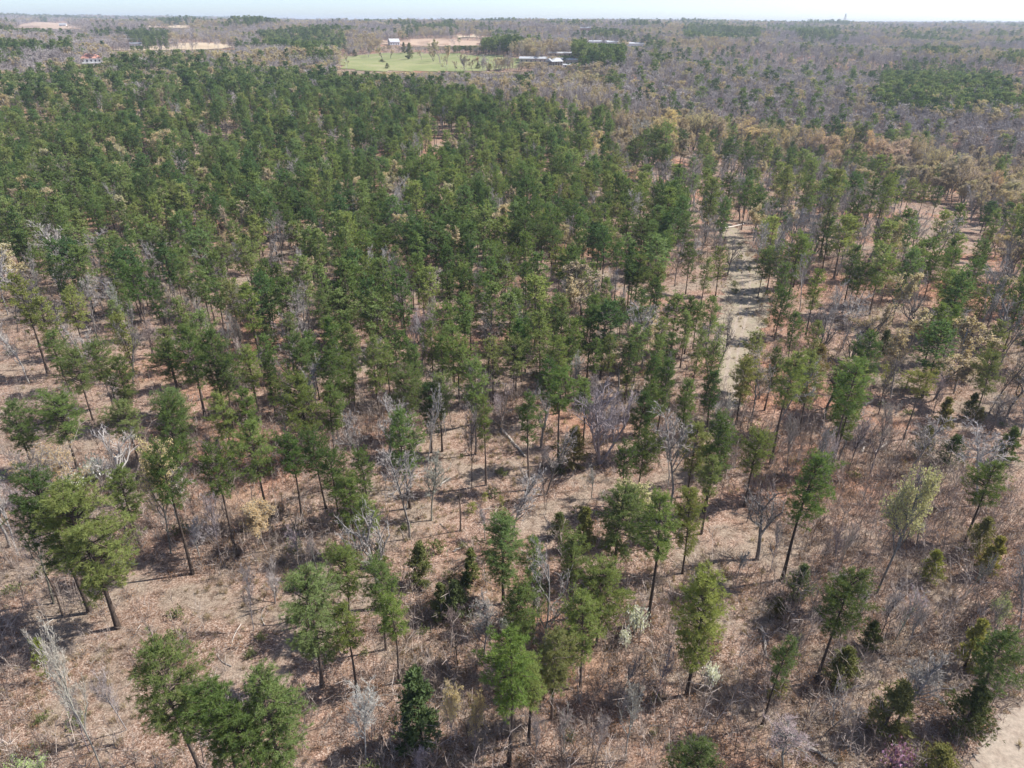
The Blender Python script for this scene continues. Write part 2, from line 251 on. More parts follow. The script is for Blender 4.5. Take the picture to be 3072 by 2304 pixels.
TREES = [
('p',-43.79,54.43,0.00,18.60,7.08,0.30,1,'largest yellow-green pine with a stout trunk, leaning over the open litter'),
('p',-48.06,56.63,0.00,18.45,5.25,0.43,1,'big round-topped pine pressed against the largest stout pine'),
('p',-27.71,37.81,0.00,15.94,4.81,0.37,1,'yellow-green pine, first pine right of the leaning white trunk'),
('p',-22.81,34.60,0.00,15.74,3.63,0.41,1,'yellow-green pine, second pine right of the leaning white trunk'),
('p',-19.08,34.91,0.00,15.72,3.65,0.35,0,'mid-green pine, fourth pine right of the leaning white trunk'),
('p',-19.49,33.25,0.00,14.15,3.33,0.39,0,'mid-green pine, third pine right of the leaning white trunk'),
('p',-19.14,46.96,0.00,14.73,5.03,0.24,0,'mid-green pine, third pine in front of the forked bare clearing tree'),
('p',-17.75,53.76,0.00,11.50,3.84,0.48,0,'mid-green pine, second pine in front of the forked bare clearing tree'),
('p',-15.31,45.85,0.00,11.50,2.37,0.68,1,'narrow yellow-green pine, second pine left of the tall front clump pine'),
('p',-38.98,62.91,0.00,17.52,4.24,0.72,1,'tall yellow-green pine, fourth pine right of the white blossom thicket'),
('p',-35.01,66.57,0.00,14.68,3.99,0.54,1,'yellow-green pine, sixth pine right of the white blossom thicket'),
('p',-88.72,115.92,0.00,19.32,4.53,0.40,1,'tall yellow-green pine, sixth pine left of the ragged tiered pine'),
('p',-84.98,114.86,0.00,15.47,4.24,0.40,1,'yellow-green pine, third pine left of the ragged tiered pine'),
('p',-85.71,123.46,0.00,13.53,4.85,0.40,1,'yellow-green pine, second pine left of the ragged tiered pine'),
('p',-80.34,108.87,0.00,11.50,4.11,0.40,1,'yellow-green pine, fourth pine left of the ragged tiered pine'),
('p',-72.22,116.15,0.00,11.75,3.71,0.29,1,'yellow-green pine, third pine in front of the ragged tiered pine'),
('p',-70.93,99.08,0.00,12.19,4.62,0.40,0,'mid-green pine, third pine beyond the golden budding tree'),
('p',-69.60,103.38,0.00,11.50,4.51,0.40,0,'mid-green pine, fifth pine in front of the ragged tiered pine'),
('p',-62.33,95.97,0.00,12.29,3.98,0.40,1,'yellow-green pine, only one beyond the white blossom thicket'),
('p',-65.66,85.09,0.00,11.50,6.30,0.38,0,'broad mid-green pine, first pine beyond the golden budding tree'),
('p',-70.84,83.20,0.00,11.50,4.29,0.40,0,'mid-green pine, second pine beyond the golden budding tree'),
('p',-55.57,112.55,0.00,13.91,5.09,0.40,0,'mid-green pine, fifth pine right of the ragged tiered pine'),
('p',-52.49,100.41,0.00,15.42,4.90,0.40,0,'mid-green pine, seventh pine in front of the ragged tiered pine'),
('p',-56.65,101.48,0.00,12.47,4.71,0.51,0,'mid-green pine, sixth pine in front of the ragged tiered pine'),
('p',-47.40,97.20,0.00,16.07,4.76,0.40,1,'tall yellow-green pine, seventh pine left of the bare red-brown patch'),
('p',-45.87,95.86,0.00,12.75,4.23,0.40,1,'yellow-green pine, fifth pine left of the bare red-brown patch'),
('p',-50.16,88.08,0.00,11.50,4.48,0.58,2,'dark green pine, fifth pine right of the white blossom thicket'),
('p',-42.21,86.27,0.00,11.50,3.43,0.40,1,'yellow-green pine, sixth pine left of the bare red-brown patch'),
('p',-40.01,87.70,0.00,11.50,2.98,0.40,1,'narrow yellow-green pine, fourth pine left of the bare red-brown patch'),
('p',-48.20,82.18,0.00,12.47,4.70,0.24,0,'mid-green pine, third pine right of the white blossom thicket'),
('p',-55.29,83.87,0.00,11.50,4.31,0.57,0,'mid-green pine, second pine right of the white blossom thicket'),
('p',-44.04,102.45,0.00,11.50,3.64,0.40,1,'yellow-green pine, third pine left of the bare red-brown patch'),
('p',-39.87,99.10,0.00,11.50,2.18,0.40,1,'narrow yellow-green pine, first pine left of the bare red-brown patch'),
('p',-40.05,113.43,0.00,13.08,3.02,0.48,0,'narrow mid-green pine, fifth pine beyond the bare red-brown patch'),
('p',-35.98,109.82,0.00,11.70,3.07,0.40,0,'narrow mid-green pine, third pine beyond the bare red-brown patch'),
('p',-30.27,85.79,0.00,14.35,6.03,0.44,1,'broad yellow-green pine, first pine in front of the bare red-brown patch'),
('p',-27.61,88.79,0.00,11.50,3.50,0.40,0,'mid-green pine, second pine in front of the bare red-brown patch'),
('p',-32.48,72.07,0.00,15.05,4.86,0.51,1,'yellow-green pine, fifth pine in front of the bare red-brown patch'),
('p',-28.09,72.46,0.00,13.07,3.76,0.55,1,'yellow-green pine, fourth pine in front of the bare red-brown patch'),
('p',-25.77,75.76,0.00,11.93,3.99,0.44,0,'mid-green pine, third pine in front of the bare red-brown patch'),
('p',-22.85,71.55,0.00,11.50,3.41,0.54,1,'yellow-green pine, third pine left of the forked bare clearing tree'),
('p',-19.40,66.23,0.00,11.50,3.83,0.20,1,'yellow-green pine, second pine left of the forked bare clearing tree'),
('p',-16.57,62.80,0.00,11.50,2.41,0.69,0,'narrow mid-green pine, first pine in front of the forked bare clearing tree'),
('p',-47.54,67.49,0.00,11.50,3.27,0.47,3,'narrow thin olive pine, first pine right of the white blossom thicket'),
('p',-57.14,130.49,0.00,13.16,4.40,0.40,0,'mid-green pine, sixth pine in front of the straw-yellow tree'),
('p',-50.20,122.59,0.00,15.75,3.51,0.40,1,'yellow-green pine, ninth pine in front of the straw-yellow tree'),
('p',-44.24,136.98,0.00,16.30,5.60,0.40,0,'tall broad mid-green pine, fifth pine right of the straw-yellow tree'),
('p',-49.24,136.90,0.00,14.65,4.22,0.40,0,'mid-green pine, seventh pine in front of the straw-yellow tree'),
('p',-51.97,136.86,0.00,15.65,3.85,0.40,0,'mid-green pine, fifth pine in front of the straw-yellow tree'),
('p',-70.84,162.71,0.00,11.50,4.92,0.40,0,'mid-green pine, first pine in front of the straw-yellow tree'),
('p',-63.18,157.92,0.00,13.69,6.76,0.43,0,'broad mid-green pine, second pine in front of the straw-yellow tree'),
('p',-67.23,142.63,0.00,13.70,3.28,0.40,0,'narrow mid-green pine, third pine in front of the straw-yellow tree'),
('p',-72.72,124.73,0.00,17.57,5.29,0.75,1,'ragged yellow-green pine with tiered flat limbs above bare white trees'),
('p',-118.95,194.20,0.00,13.94,5.23,0.40,0,'broad mid-green pine, fifth pine beyond the ragged tiered pine'),
('p',-118.06,177.51,0.00,14.99,4.39,0.40,0,'mid-green pine, sixth pine beyond the ragged tiered pine'),
('p',-122.25,171.68,0.00,14.14,4.27,0.40,0,'mid-green pine, seventh pine left of the ragged tiered pine'),
('p',-112.28,156.64,0.00,11.50,4.36,0.40,1,'yellow-green pine, fifth pine left of the ragged tiered pine'),
('p',-130.99,174.76,0.00,14.05,5.20,0.40,0,'broad mid-green pine, eighth pine left of the ragged tiered pine'),
('y',-116.39,178.67,0.00,4.75,3.60,0.40,1,'little bright young pine, only one beyond the ragged tiered pine'),
('p',-98.80,167.29,0.00,11.50,5.45,0.40,3,'broad thin olive pine, third pine beyond the ragged tiered pine'),
('p',-87.27,167.15,0.00,12.79,6.27,0.40,0,'broad mid-green pine, fifth pine left of the straw-yellow tree'),
('p',-80.65,160.18,0.00,11.78,5.66,0.40,1,'broad yellow-green pine, third pine left of the straw-yellow tree'),
('p',-114.17,217.85,0.00,17.00,6.29,0.40,2,'tall broad dark green pine, first pine in front of the golden tree among far pines'),
('p',-104.80,211.07,0.00,15.22,6.13,0.40,0,'broad mid-green pine, fourth pine left of the straw-yellow tree'),
('p',-148.27,248.00,0.00,14.03,5.91,0.40,0,'broad mid-green pine, first pine left of the golden tree among far pines'),
('p',-165.83,245.54,0.00,13.92,7.62,0.40,0,'broad mid-green pine, fourth pine left of the golden tree among far pines'),
('p',-192.27,290.41,3.10,12.78,8.17,0.40,0,'broad mid-green pine, third pine left of the golden tree among far pines'),
('p',-102.54,183.31,0.00,12.83,6.34,0.40,0,'broad mid-green pine, fourth pine beyond the ragged tiered pine'),
('p',-84.65,182.62,0.00,11.50,6.79,0.40,0,'broad mid-green pine, first pine left of the straw-yellow tree'),
('p',-71.45,186.95,0.00,12.11,4.80,0.40,0,'mid-green pine, first pine right of the straw-yellow tree'),
('p',-93.20,192.79,0.00,11.62,5.69,0.40,0,'broad mid-green pine, second pine left of the straw-yellow tree'),
('p',-128.19,217.13,0.00,13.70,5.78,0.40,0,'broad mid-green pine, second pine in front of the golden tree among far pines'),
('p',-146.88,205.31,0.00,13.14,5.50,0.40,0,'broad mid-green pine, ninth pine left of the ragged tiered pine'),
('p',-142.07,220.85,0.00,12.84,5.87,0.40,0,'broad mid-green pine, second pine left of the golden tree among far pines'),
('p',-94.09,217.92,0.00,13.75,6.32,0.40,0,'broad mid-green pine, first pine beyond the straw-yellow tree'),
('p',-95.71,239.60,0.00,13.67,6.88,0.40,0,'broad mid-green pine, second pine beyond the straw-yellow tree'),
('p',-77.48,218.31,0.00,13.77,6.33,0.40,0,'broad mid-green pine, second pine right of the straw-yellow tree'),
('p',-61.18,187.16,0.00,13.22,5.53,0.40,0,'broad mid-green pine, third pine right of the straw-yellow tree'),
('p',-59.05,200.18,0.00,13.88,5.86,0.40,0,'broad mid-green pine, fourth pine right of the straw-yellow tree'),
('p',-58.73,218.75,0.00,13.79,6.34,0.40,0,'broad mid-green pine, sixth pine left of the pair of white bare trees'),
('p',-17.09,93.89,0.00,11.50,5.49,0.41,2,'broad dark green pine, sixth pine right of the bare red-brown patch'),
('p',-12.62,89.92,0.00,11.50,3.79,0.29,2,'dark green pine, second pine beyond the forked bare clearing tree'),
('p',-10.93,90.21,0.00,12.94,3.03,0.40,0,'narrow mid-green pine, second pine left of the long fallen trunk'),
('p',-14.08,75.88,0.00,14.54,4.40,0.47,0,'mid-green pine, first pine beyond the forked bare clearing tree'),
('p',-18.81,72.12,0.00,11.50,2.57,0.50,0,'narrow mid-green pine, first pine left of the forked bare clearing tree'),
('p',-5.57,89.42,0.00,15.69,3.47,0.40,0,'mid-green pine, first pine beyond the long fallen trunk'),
('p',-3.68,81.41,0.00,14.23,2.32,0.57,1,'narrow yellow-green pine, first pine left of the long fallen trunk'),
('p',2.58,80.27,0.00,14.71,2.98,0.57,3,'narrow thin olive pine, only one right of the long fallen trunk'),
('p',7.15,87.00,0.00,15.49,4.37,0.58,0,'mid-green pine, second pine left of the many-trunked pale tree'),
('p',0.35,106.87,0.00,11.50,4.92,0.52,0,'mid-green pine, twelfth pine in front of the white mid-forest tree'),
('p',5.11,109.72,0.00,14.91,4.39,0.40,0,'mid-green pine, seventh pine in front of the white mid-forest tree'),
('p',9.23,118.09,0.00,11.50,3.76,0.40,0,'mid-green pine, eighth pine in front of the white mid-forest tree'),
('p',12.88,117.32,0.00,11.51,3.74,0.40,0,'mid-green pine, tenth pine in front of the white mid-forest tree'),
('p',14.10,107.07,0.00,11.50,2.61,0.40,0,'narrow mid-green pine, second pine beyond the many-trunked pale tree'),
('p',17.04,109.09,0.00,11.50,2.94,0.40,0,'narrow mid-green pine, fourth pine beyond the many-trunked pale tree'),
('p',20.29,105.93,0.00,11.50,3.73,0.40,1,'yellow-green pine, first pine beyond the many-trunked pale tree'),
('p',25.68,109.22,0.00,11.50,2.94,0.40,0,'narrow mid-green pine, fifth pine left of the lower end of the track'),
('p',24.86,122.18,0.00,11.50,5.16,0.40,0,'mid-green pine, seventh pine left of the lower end of the track'),
('p',22.79,112.99,0.00,11.50,4.54,0.40,0,'mid-green pine, seventh pine beyond the many-trunked pale tree'),
('p',-12.60,121.62,0.00,11.81,5.13,0.40,0,'mid-green pine, fifth pine left of the white mid-forest tree'),
('p',-10.70,112.01,0.00,11.50,5.41,0.40,0,'broad mid-green pine, sixth pine left of the white mid-forest tree'),
('p',-9.32,105.49,0.00,11.50,5.73,0.40,1,'broad yellow-green pine, fourth pine beyond the long fallen trunk'),
('p',-12.39,107.93,0.00,11.50,3.21,0.40,0,'narrow mid-green pine, fifth pine beyond the long fallen trunk'),
('p',-8.54,127.11,0.00,11.50,5.33,0.40,0,'broad mid-green pine, third pine left of the white mid-forest tree'),
('p',-28.72,127.49,0.00,11.50,4.00,0.40,1,'yellow-green pine, tenth pine beyond the bare red-brown patch'),
('p',-26.50,129.28,0.00,12.53,4.04,0.40,0,'mid-green pine, tenth pine in front of the pair of white bare trees'),
('p',-21.34,113.19,0.00,11.50,3.63,0.40,0,'mid-green pine, seventh pine right of the bare red-brown patch'),
('p',-27.00,101.85,0.00,15.49,3.85,0.40,1,'yellow-green pine, third pine right of the bare red-brown patch'),
('p',-22.53,100.11,0.00,14.12,4.09,0.40,0,'mid-green pine, fourth pine right of the bare red-brown patch'),
('p',-21.41,105.31,0.00,11.50,3.72,0.40,0,'mid-green pine, fifth pine right of the bare red-brown patch'),
('p',-16.51,104.17,0.00,11.50,2.55,0.40,0,'narrow mid-green pine, ninth pine right of the bare red-brown patch'),
('p',-27.17,98.67,0.00,11.50,3.26,0.40,1,'narrow yellow-green pine, second pine right of the bare red-brown patch'),
('p',12.70,63.08,0.00,12.32,5.63,0.21,2,'broad dark round-crowned pine in front of the olive budding tree'),
('p',15.51,55.58,0.00,16.85,3.48,0.55,1,'tall yellow-green pine, first pine right of the broad dark round-crowned pine'),
('p',21.17,63.50,0.00,11.83,3.52,0.31,1,'yellow-green pine, second pine right of the broad dark round-crowned pine'),
('p',-0.84,58.28,0.00,11.50,4.06,0.23,2,'dense dark green pine rising behind the front clump, lit on one side'),
('p',2.60,55.68,0.00,11.50,2.33,0.61,0,'narrow mid-green pine, only one right of the dense dark front pine'),
('p',6.89,56.24,0.00,11.50,2.70,0.40,0,'narrow mid-green pine, only one in front of the broad dark round-crowned pine'),
('p',9.37,52.30,0.00,11.50,5.15,0.20,1,'wide spreading pine just behind the white blossom bush'),
('p',7.17,47.10,0.00,11.50,3.53,0.36,1,'yellow-green pine, only one left of the wide pine blossom'),
('p',1.09,48.63,0.00,11.50,3.60,0.43,1,'yellow-green pine, only one beyond the tall front clump pine'),
('p',-0.06,38.78,0.00,16.30,3.60,0.45,1,'tallest yellow-green pine of the front clump, trunk rising from bare brush'),
('p',1.76,40.91,0.00,11.52,3.23,0.49,1,'narrow yellow-green pine, first pine right of the tall front clump pine'),
('p',4.08,43.44,0.00,11.50,3.35,0.37,3,'thin olive pine, second pine right of the tall front clump pine'),
('c',-8.25,40.51,0.00,9.56,3.84,0.40,2,'big pointed dark cedar, only one left of the tall front clump pine'),
('p',-13.44,51.67,0.00,11.50,3.74,0.47,0,'mid-green pine, only one left of the dense dark front pine'),
('p',-11.38,47.54,0.00,11.50,3.06,0.53,1,'narrow yellow-green pine, first pine left of the tall front clump pine'),
('c',-10.94,61.30,0.00,6.04,2.94,0.40,0,'pointed green cedar, only one in front of the solitary snag'),
('c',-7.77,55.83,0.00,5.18,2.29,0.40,0,'pointed green cedar, fourth cedar left of the dense dark front pine'),
('c',-6.27,56.33,0.00,5.39,2.60,0.40,2,'pointed dark cedar, third cedar left of the dense dark front pine'),
('c',-4.73,62.14,0.00,4.64,1.99,0.40,3,'pointed olive cedar, first cedar left of the dense dark front pine'),
('c',-5.40,60.26,0.00,3.00,1.65,0.40,2,'small pointed dark cedar, second cedar left of the dense dark front pine'),
('c',-16.24,64.63,0.00,3.55,1.72,0.40,3,'small pointed olive cedar, only one in front of the forked bare clearing tree'),
('c',6.36,70.15,0.00,3.71,2.60,0.40,3,'small pointed olive cedar, second cedar left of the broad dark round-crowned pine'),
('c',9.22,68.23,0.00,6.48,2.52,0.40,3,'pointed olive cedar, first cedar left of the broad dark round-crowned pine'),
('p',17.23,76.14,0.00,11.50,3.57,0.56,1,'yellow-green pine, only one in front of the many-trunked pale tree'),
('p',14.84,73.96,0.00,11.50,2.62,0.73,3,'narrow thin olive pine, only one beyond the broad dark round-crowned pine'),
('p',20.99,90.37,0.00,11.50,3.04,0.40,0,'narrow mid-green pine, second pine right of the many-trunked pale tree'),
('y',20.25,107.17,0.00,4.66,2.66,0.40,0,'little bright young pine, only one beyond the many-trunked pale tree'),
('c',9.51,86.22,0.00,6.92,3.58,0.40,3,'pointed olive cedar, only one left of the many-trunked pale tree'),
('y',7.78,86.65,0.00,4.18,2.52,0.40,0,'little bright young pine, only one right of the long fallen trunk'),
('p',25.24,78.99,0.00,11.50,3.90,0.40,0,'mid-green pine, fourth pine right of the many-trunked pale tree'),
('p',26.64,75.26,0.00,15.21,3.27,0.39,0,'narrow mid-green pine, third pine in front of the lower end of the track'),
('p',25.28,70.90,0.00,11.50,2.54,0.51,0,'narrow mid-green pine, third pine right of the broad dark round-crowned pine'),
('p',32.70,76.73,0.00,11.50,4.04,0.48,1,'yellow-green pine, only one left of the grey dead trunks'),
('p',33.12,62.46,0.00,17.36,3.96,0.61,0,'tall pine on two long dark trunks beside the grey dead trunks'),
('p',37.96,98.99,0.00,11.50,4.08,0.40,1,'yellow-green pine, first pine in front of the lower end of the track'),
('p',40.03,87.45,0.00,17.73,4.60,0.60,0,'tall mid-green pine, second pine right of the lower end of the track'),
('p',47.64,96.23,0.00,13.74,4.23,0.41,0,'mid-green pine, third pine right of the lower end of the track'),
('p',59.10,102.92,0.00,14.00,4.46,0.40,0,'mid-green pine, third pine beyond the grey dead trunks'),
('p',46.26,81.53,0.00,19.96,4.55,0.64,0,'tall mid-green pine, second pine beyond the grey dead trunks'),
('p',48.16,84.90,0.00,14.91,3.82,0.40,1,'yellow-green pine, first pine beyond the grey dead trunks'),
('p',64.01,94.55,0.00,11.50,3.94,0.60,1,'yellow-green pine, first pine beyond the dark round cedar'),
('p',79.76,101.32,0.00,11.50,4.16,0.40,0,'mid-green pine, second pine beyond the dark round cedar'),
('p',89.63,115.74,0.00,11.50,3.39,0.40,0,'mid-green pine, third pine beyond the dark round cedar'),
('p',81.61,121.61,0.00,12.45,4.48,0.40,1,'yellow-green pine, eleventh pine in front of the far scrub opening'),
('p',86.06,123.22,0.00,11.50,3.25,0.40,1,'narrow yellow-green pine, tenth pine in front of the far scrub opening'),
('c',75.70,126.74,0.00,5.35,4.05,0.40,2,'pointed dark cedar, only one right of the small dark track-side conifer'),
('c',67.51,87.75,0.00,4.75,4.47,0.40,2,'round dark cedar, first cedar left of the dark round cedar'),
('c',76.37,88.30,0.00,5.84,3.15,0.40,2,'pointed dark cedar, only one right of the dark round cedar'),
('p',59.58,69.62,0.00,11.50,3.97,0.54,1,'yellow-green pine, only one right of the great yellow-budding oak'),
('c',64.13,89.55,0.00,5.28,3.86,0.40,3,'pointed olive cedar, second cedar left of the dark round cedar'),
('c',71.71,97.57,0.00,6.01,2.63,0.40,3,'pointed olive cedar, first cedar beyond the dark round cedar'),
('c',78.51,101.46,0.00,4.79,2.38,0.40,3,'pointed olive cedar, third cedar beyond the dark round cedar'),
('c',79.13,99.83,0.00,3.00,2.25,0.40,3,'small pointed olive cedar, second cedar beyond the dark round cedar'),
('p',43.16,110.79,0.00,11.50,3.57,0.40,3,'thin olive pine, first pine beyond the lower end of the track'),
('p',44.31,103.76,0.00,11.50,2.26,0.40,0,'narrow mid-green pine, first pine right of the lower end of the track'),
('p',56.04,115.82,0.00,11.50,2.78,0.40,0,'narrow mid-green pine, fourth pine right of the lower end of the track'),
('c',59.22,118.96,0.00,5.44,5.13,0.40,3,'round olive cedar, only one right of the lower end of the track'),
('p',53.78,119.64,0.00,11.50,2.85,0.40,0,'narrow mid-green pine, only one in front of the grass track'),
('p',35.32,126.63,0.00,11.98,2.52,0.40,0,'narrow mid-green pine, fourth pine left of the grass track'),
('p',39.21,125.42,0.00,12.46,3.61,0.40,0,'mid-green pine, second pine left of the grass track'),
('p',32.85,110.08,0.00,12.06,2.96,0.40,0,'narrow mid-green pine, second pine left of the lower end of the track'),
('p',34.37,106.15,0.00,11.50,3.45,0.40,0,'mid-green pine, first pine left of the lower end of the track'),
('p',32.12,95.59,0.00,11.50,2.54,0.40,0,'narrow mid-green pine, second pine in front of the lower end of the track'),
('p',27.16,91.95,0.00,11.50,2.57,0.40,1,'narrow yellow-green pine, third pine left of the lower end of the track'),
('y',41.77,127.07,0.00,6.00,3.71,0.40,1,'little bright young pine, only one beyond the lower end of the track'),
('y',73.07,111.64,0.00,3.61,3.68,0.40,1,'little bright young pine, first young pine beyond the dark round cedar'),
('y',69.55,112.90,0.00,4.25,3.70,0.40,1,'little bright young pine, second young pine beyond the dark round cedar'),
('p',33.04,120.29,0.00,11.50,2.55,0.40,0,'narrow mid-green pine, second pine beyond the lower end of the track'),
('p',50.49,160.40,0.00,11.81,3.72,0.40,0,'mid-green pine, only one beyond the grass track'),
('p',44.98,152.96,0.00,11.50,3.58,0.40,0,'mid-green pine, first pine left of the grass track'),
('p',43.25,161.44,0.00,12.61,4.06,0.40,0,'mid-green pine, only one in front of the upper end of the track'),
('p',62.12,150.84,0.00,11.50,3.69,0.40,2,'small dark blue-green conifer standing alone beside the grass track'),
('p',60.59,159.22,0.00,11.50,4.83,0.40,0,'mid-green pine, only one left of the small dark track-side conifer'),
('p',56.09,133.60,0.00,11.50,4.16,0.40,0,'mid-green pine, only one right of the grass track'),
('p',64.04,136.86,0.00,14.39,3.94,0.40,1,'yellow-green pine, first pine right of the small dark track-side conifer'),
('p',68.33,159.55,0.00,15.59,5.59,0.40,0,'broad mid-green pine, first pine beyond the small dark track-side conifer'),
('p',71.55,187.79,0.00,11.50,6.12,0.40,0,'broad mid-green pine, second pine right of the upper end of the track'),
('p',93.83,220.66,-1.43,17.72,7.01,0.40,0,'tall broad mid-green pine, fourth pine right of the upper end of the track'),
('p',89.19,192.73,0.00,23.92,5.10,0.56,0,'tall mid-green pine, second pine beyond the small dark track-side conifer'),
('p',96.22,193.52,0.00,17.11,5.66,0.36,0,'tall broad mid-green pine, sixth pine right of the small dark track-side conifer'),
('p',91.57,184.23,0.00,12.56,5.01,0.40,1,'yellow-green pine, fourth pine right of the small dark track-side conifer'),
('p',84.80,180.06,0.00,14.49,5.33,0.40,0,'broad mid-green pine, second pine right of the small dark track-side conifer'),
('p',119.06,222.53,-2.35,18.94,6.42,0.31,0,'tall broad mid-green pine, third pine left of the far scrub opening'),
('p',122.13,234.90,-3.26,16.42,5.65,0.40,2,'tall broad dark green pine, fifth pine left of the far scrub opening'),
('p',102.99,181.84,0.00,13.70,5.39,0.40,0,'broad mid-green pine, second pine left of the far scrub opening'),
('p',149.30,261.31,-5.89,13.88,5.77,0.40,0,'broad mid-green pine, first pine left of the far scrub opening'),
('p',159.48,268.82,-6.73,11.50,5.82,0.40,3,'broad thin olive pine, second pine beyond the far scrub opening'),
('p',162.96,265.61,-6.66,11.50,4.09,0.40,0,'mid-green pine, first pine beyond the far scrub opening'),
('p',97.49,159.14,0.00,13.96,4.00,0.40,0,'mid-green pine, fourth pine in front of the far scrub opening'),
('p',101.33,158.74,0.00,11.50,4.41,0.40,0,'mid-green pine, third pine in front of the far scrub opening'),
('p',107.56,161.29,0.00,11.50,5.69,0.40,1,'broad yellow-green pine, first pine in front of the far scrub opening'),
('p',119.24,169.46,0.00,11.50,4.67,0.40,2,'dark green pine, second pine in front of the far scrub opening'),
('p',107.12,152.98,0.00,11.50,5.60,0.40,0,'broad mid-green pine, fifth pine in front of the far scrub opening'),
('p',95.86,136.95,0.00,11.50,5.10,0.40,0,'mid-green pine, seventh pine in front of the far scrub opening'),
('p',96.36,144.05,0.00,11.50,4.43,0.40,0,'mid-green pine, sixth pine in front of the far scrub opening'),
('p',105.34,140.06,0.00,11.50,3.61,0.40,3,'thin olive pine, ninth pine in front of the far scrub opening'),
('p',99.68,136.21,0.00,11.50,3.24,0.40,0,'narrow mid-green pine, eighth pine in front of the far scrub opening'),
('p',88.77,154.86,0.00,11.50,4.71,0.40,1,'yellow-green pine, fourth pine left of the far scrub opening'),
('p',77.41,149.63,0.00,15.93,4.15,0.40,0,'mid-green pine, third pine right of the small dark track-side conifer'),
('p',79.28,149.02,0.00,11.50,4.56,0.40,0,'mid-green pine, fifth pine right of the small dark track-side conifer'),
('p',77.41,215.34,-0.58,15.01,6.25,0.40,0,'broad mid-green pine, first pine right of the upper end of the track'),
('p',71.86,230.45,-1.21,16.91,6.08,0.40,0,'tall broad mid-green pine, third pine beyond the upper end of the track'),
('p',76.40,226.15,-1.16,15.29,5.45,0.40,0,'broad mid-green pine, second pine beyond the upper end of the track'),
('p',59.54,207.71,0.00,18.68,6.61,0.40,0,'tall broad mid-green pine, first pine beyond the upper end of the track'),
('p',55.26,222.85,-0.39,13.61,4.52,0.40,0,'mid-green pine, second pine left of the upper end of the track'),
('p',101.43,333.38,-6.13,18.15,9.35,0.40,0,'tall broad mid-green pine, sixth pine beyond the upper end of the track'),
('p',116.86,334.91,-7.90,20.38,9.39,0.40,0,'tall broad mid-green pine, seventh pine beyond the upper end of the track'),
('p',106.88,321.60,-6.74,16.51,6.80,0.40,0,'tall broad mid-green pine, fourth pine beyond the upper end of the track'),
('p',122.39,329.86,-8.38,16.93,5.58,0.40,0,'tall broad mid-green pine, eighth pine beyond the upper end of the track'),
('p',94.23,241.02,-2.71,19.04,5.75,0.40,0,'tall broad mid-green pine, third pine right of the upper end of the track'),
('p',87.44,317.98,-4.61,16.82,7.45,0.40,0,'tall broad mid-green pine, fifth pine beyond the upper end of the track'),
('p',165.72,345.55,-11.24,19.73,6.80,0.40,3,'tall broad thin olive pine, sixth pine left of the far scrub opening'),
('p',157.21,364.92,-12.10,16.78,5.13,0.40,3,'tall thin olive pine, sixth pine right of the upper end of the track'),
('p',114.64,279.54,-5.87,12.94,4.80,0.40,0,'mid-green pine, fifth pine right of the upper end of the track'),
('p',112.26,251.10,-4.00,12.19,6.04,0.40,0,'broad mid-green pine, third pine beyond the small dark track-side conifer'),
('p',47.64,186.32,0.00,13.01,5.51,0.40,0,'broad mid-green pine, first pine left of the upper end of the track'),
('p',-31.28,244.60,0.00,17.03,9.89,0.40,2,'tall broad dark green pine, first pine left of the dark pine knot in mid forest'),
('p',-28.76,251.14,0.00,16.70,8.34,0.40,0,'tall broad mid-green pine, first pine right of the dark pine knot in mid forest'),
('p',-25.90,256.40,0.00,17.67,8.49,0.40,0,'tall broad mid-green pine, second pine right of the dark pine knot in mid forest'),
('p',-37.05,250.92,0.00,14.17,7.77,0.40,0,'broad mid-green pine, second pine left of the dark pine knot in mid forest'),
('p',-22.03,241.47,0.00,13.54,6.93,0.40,0,'broad mid-green pine, third pine right of the dark pine knot in mid forest'),
('p',-10.76,228.19,0.00,14.14,6.58,0.40,0,'broad mid-green pine, fifth pine right of the dark pine knot in mid forest'),
('p',-5.34,220.40,0.00,16.76,6.35,0.40,0,'tall broad mid-green pine, sixth pine right of the dark pine knot in mid forest'),
('p',-17.78,249.21,0.00,11.50,5.37,0.40,1,'broad yellow-green pine, fourth pine right of the dark pine knot in mid forest'),
('p',-2.19,286.21,0.00,13.55,9.44,0.40,0,'broad mid-green pine, seventh pine right of the dark pine knot in mid forest'),
('p',7.00,257.28,0.00,15.63,8.54,0.40,1,'broad yellow-green pine, second pine left of the ochre tree by the far hardwoods'),
('p',2.88,234.68,0.00,16.94,8.07,0.40,0,'tall broad mid-green pine, third pine left of the ochre tree by the far hardwoods'),
('p',14.03,252.34,-0.02,15.40,6.00,0.40,0,'broad mid-green pine, first pine left of the ochre tree by the far hardwoods'),
('p',15.98,228.89,-0.02,13.75,6.06,0.40,0,'broad mid-green pine, fourth pine in front of the ochre tree by the far hardwoods'),
('p',18.86,220.57,-0.00,13.48,5.86,0.40,0,'broad mid-green pine, fifth pine in front of the ochre tree by the far hardwoods'),
('p',24.93,238.45,-0.12,14.53,8.56,0.40,0,'broad mid-green pine, third pine in front of the ochre tree by the far hardwoods'),
('p',17.13,216.54,0.00,12.88,5.77,0.40,0,'broad mid-green pine, seventh pine in front of the ochre tree by the far hardwoods'),
('p',36.29,279.26,-0.68,12.06,7.27,0.40,0,'broad mid-green pine, first pine in front of the ochre tree by the far hardwoods'),
('p',40.43,271.77,-0.83,15.27,7.71,0.40,0,'broad mid-green pine, second pine in front of the ochre tree by the far hardwoods'),
('p',51.46,301.60,-1.48,17.83,8.75,0.40,0,'tall broad mid-green pine, only one in front of the golden pine-corner tree'),
('p',63.93,324.11,-1.79,18.79,9.34,0.40,0,'tall broad mid-green pine, first pine right of the golden pine-corner tree'),
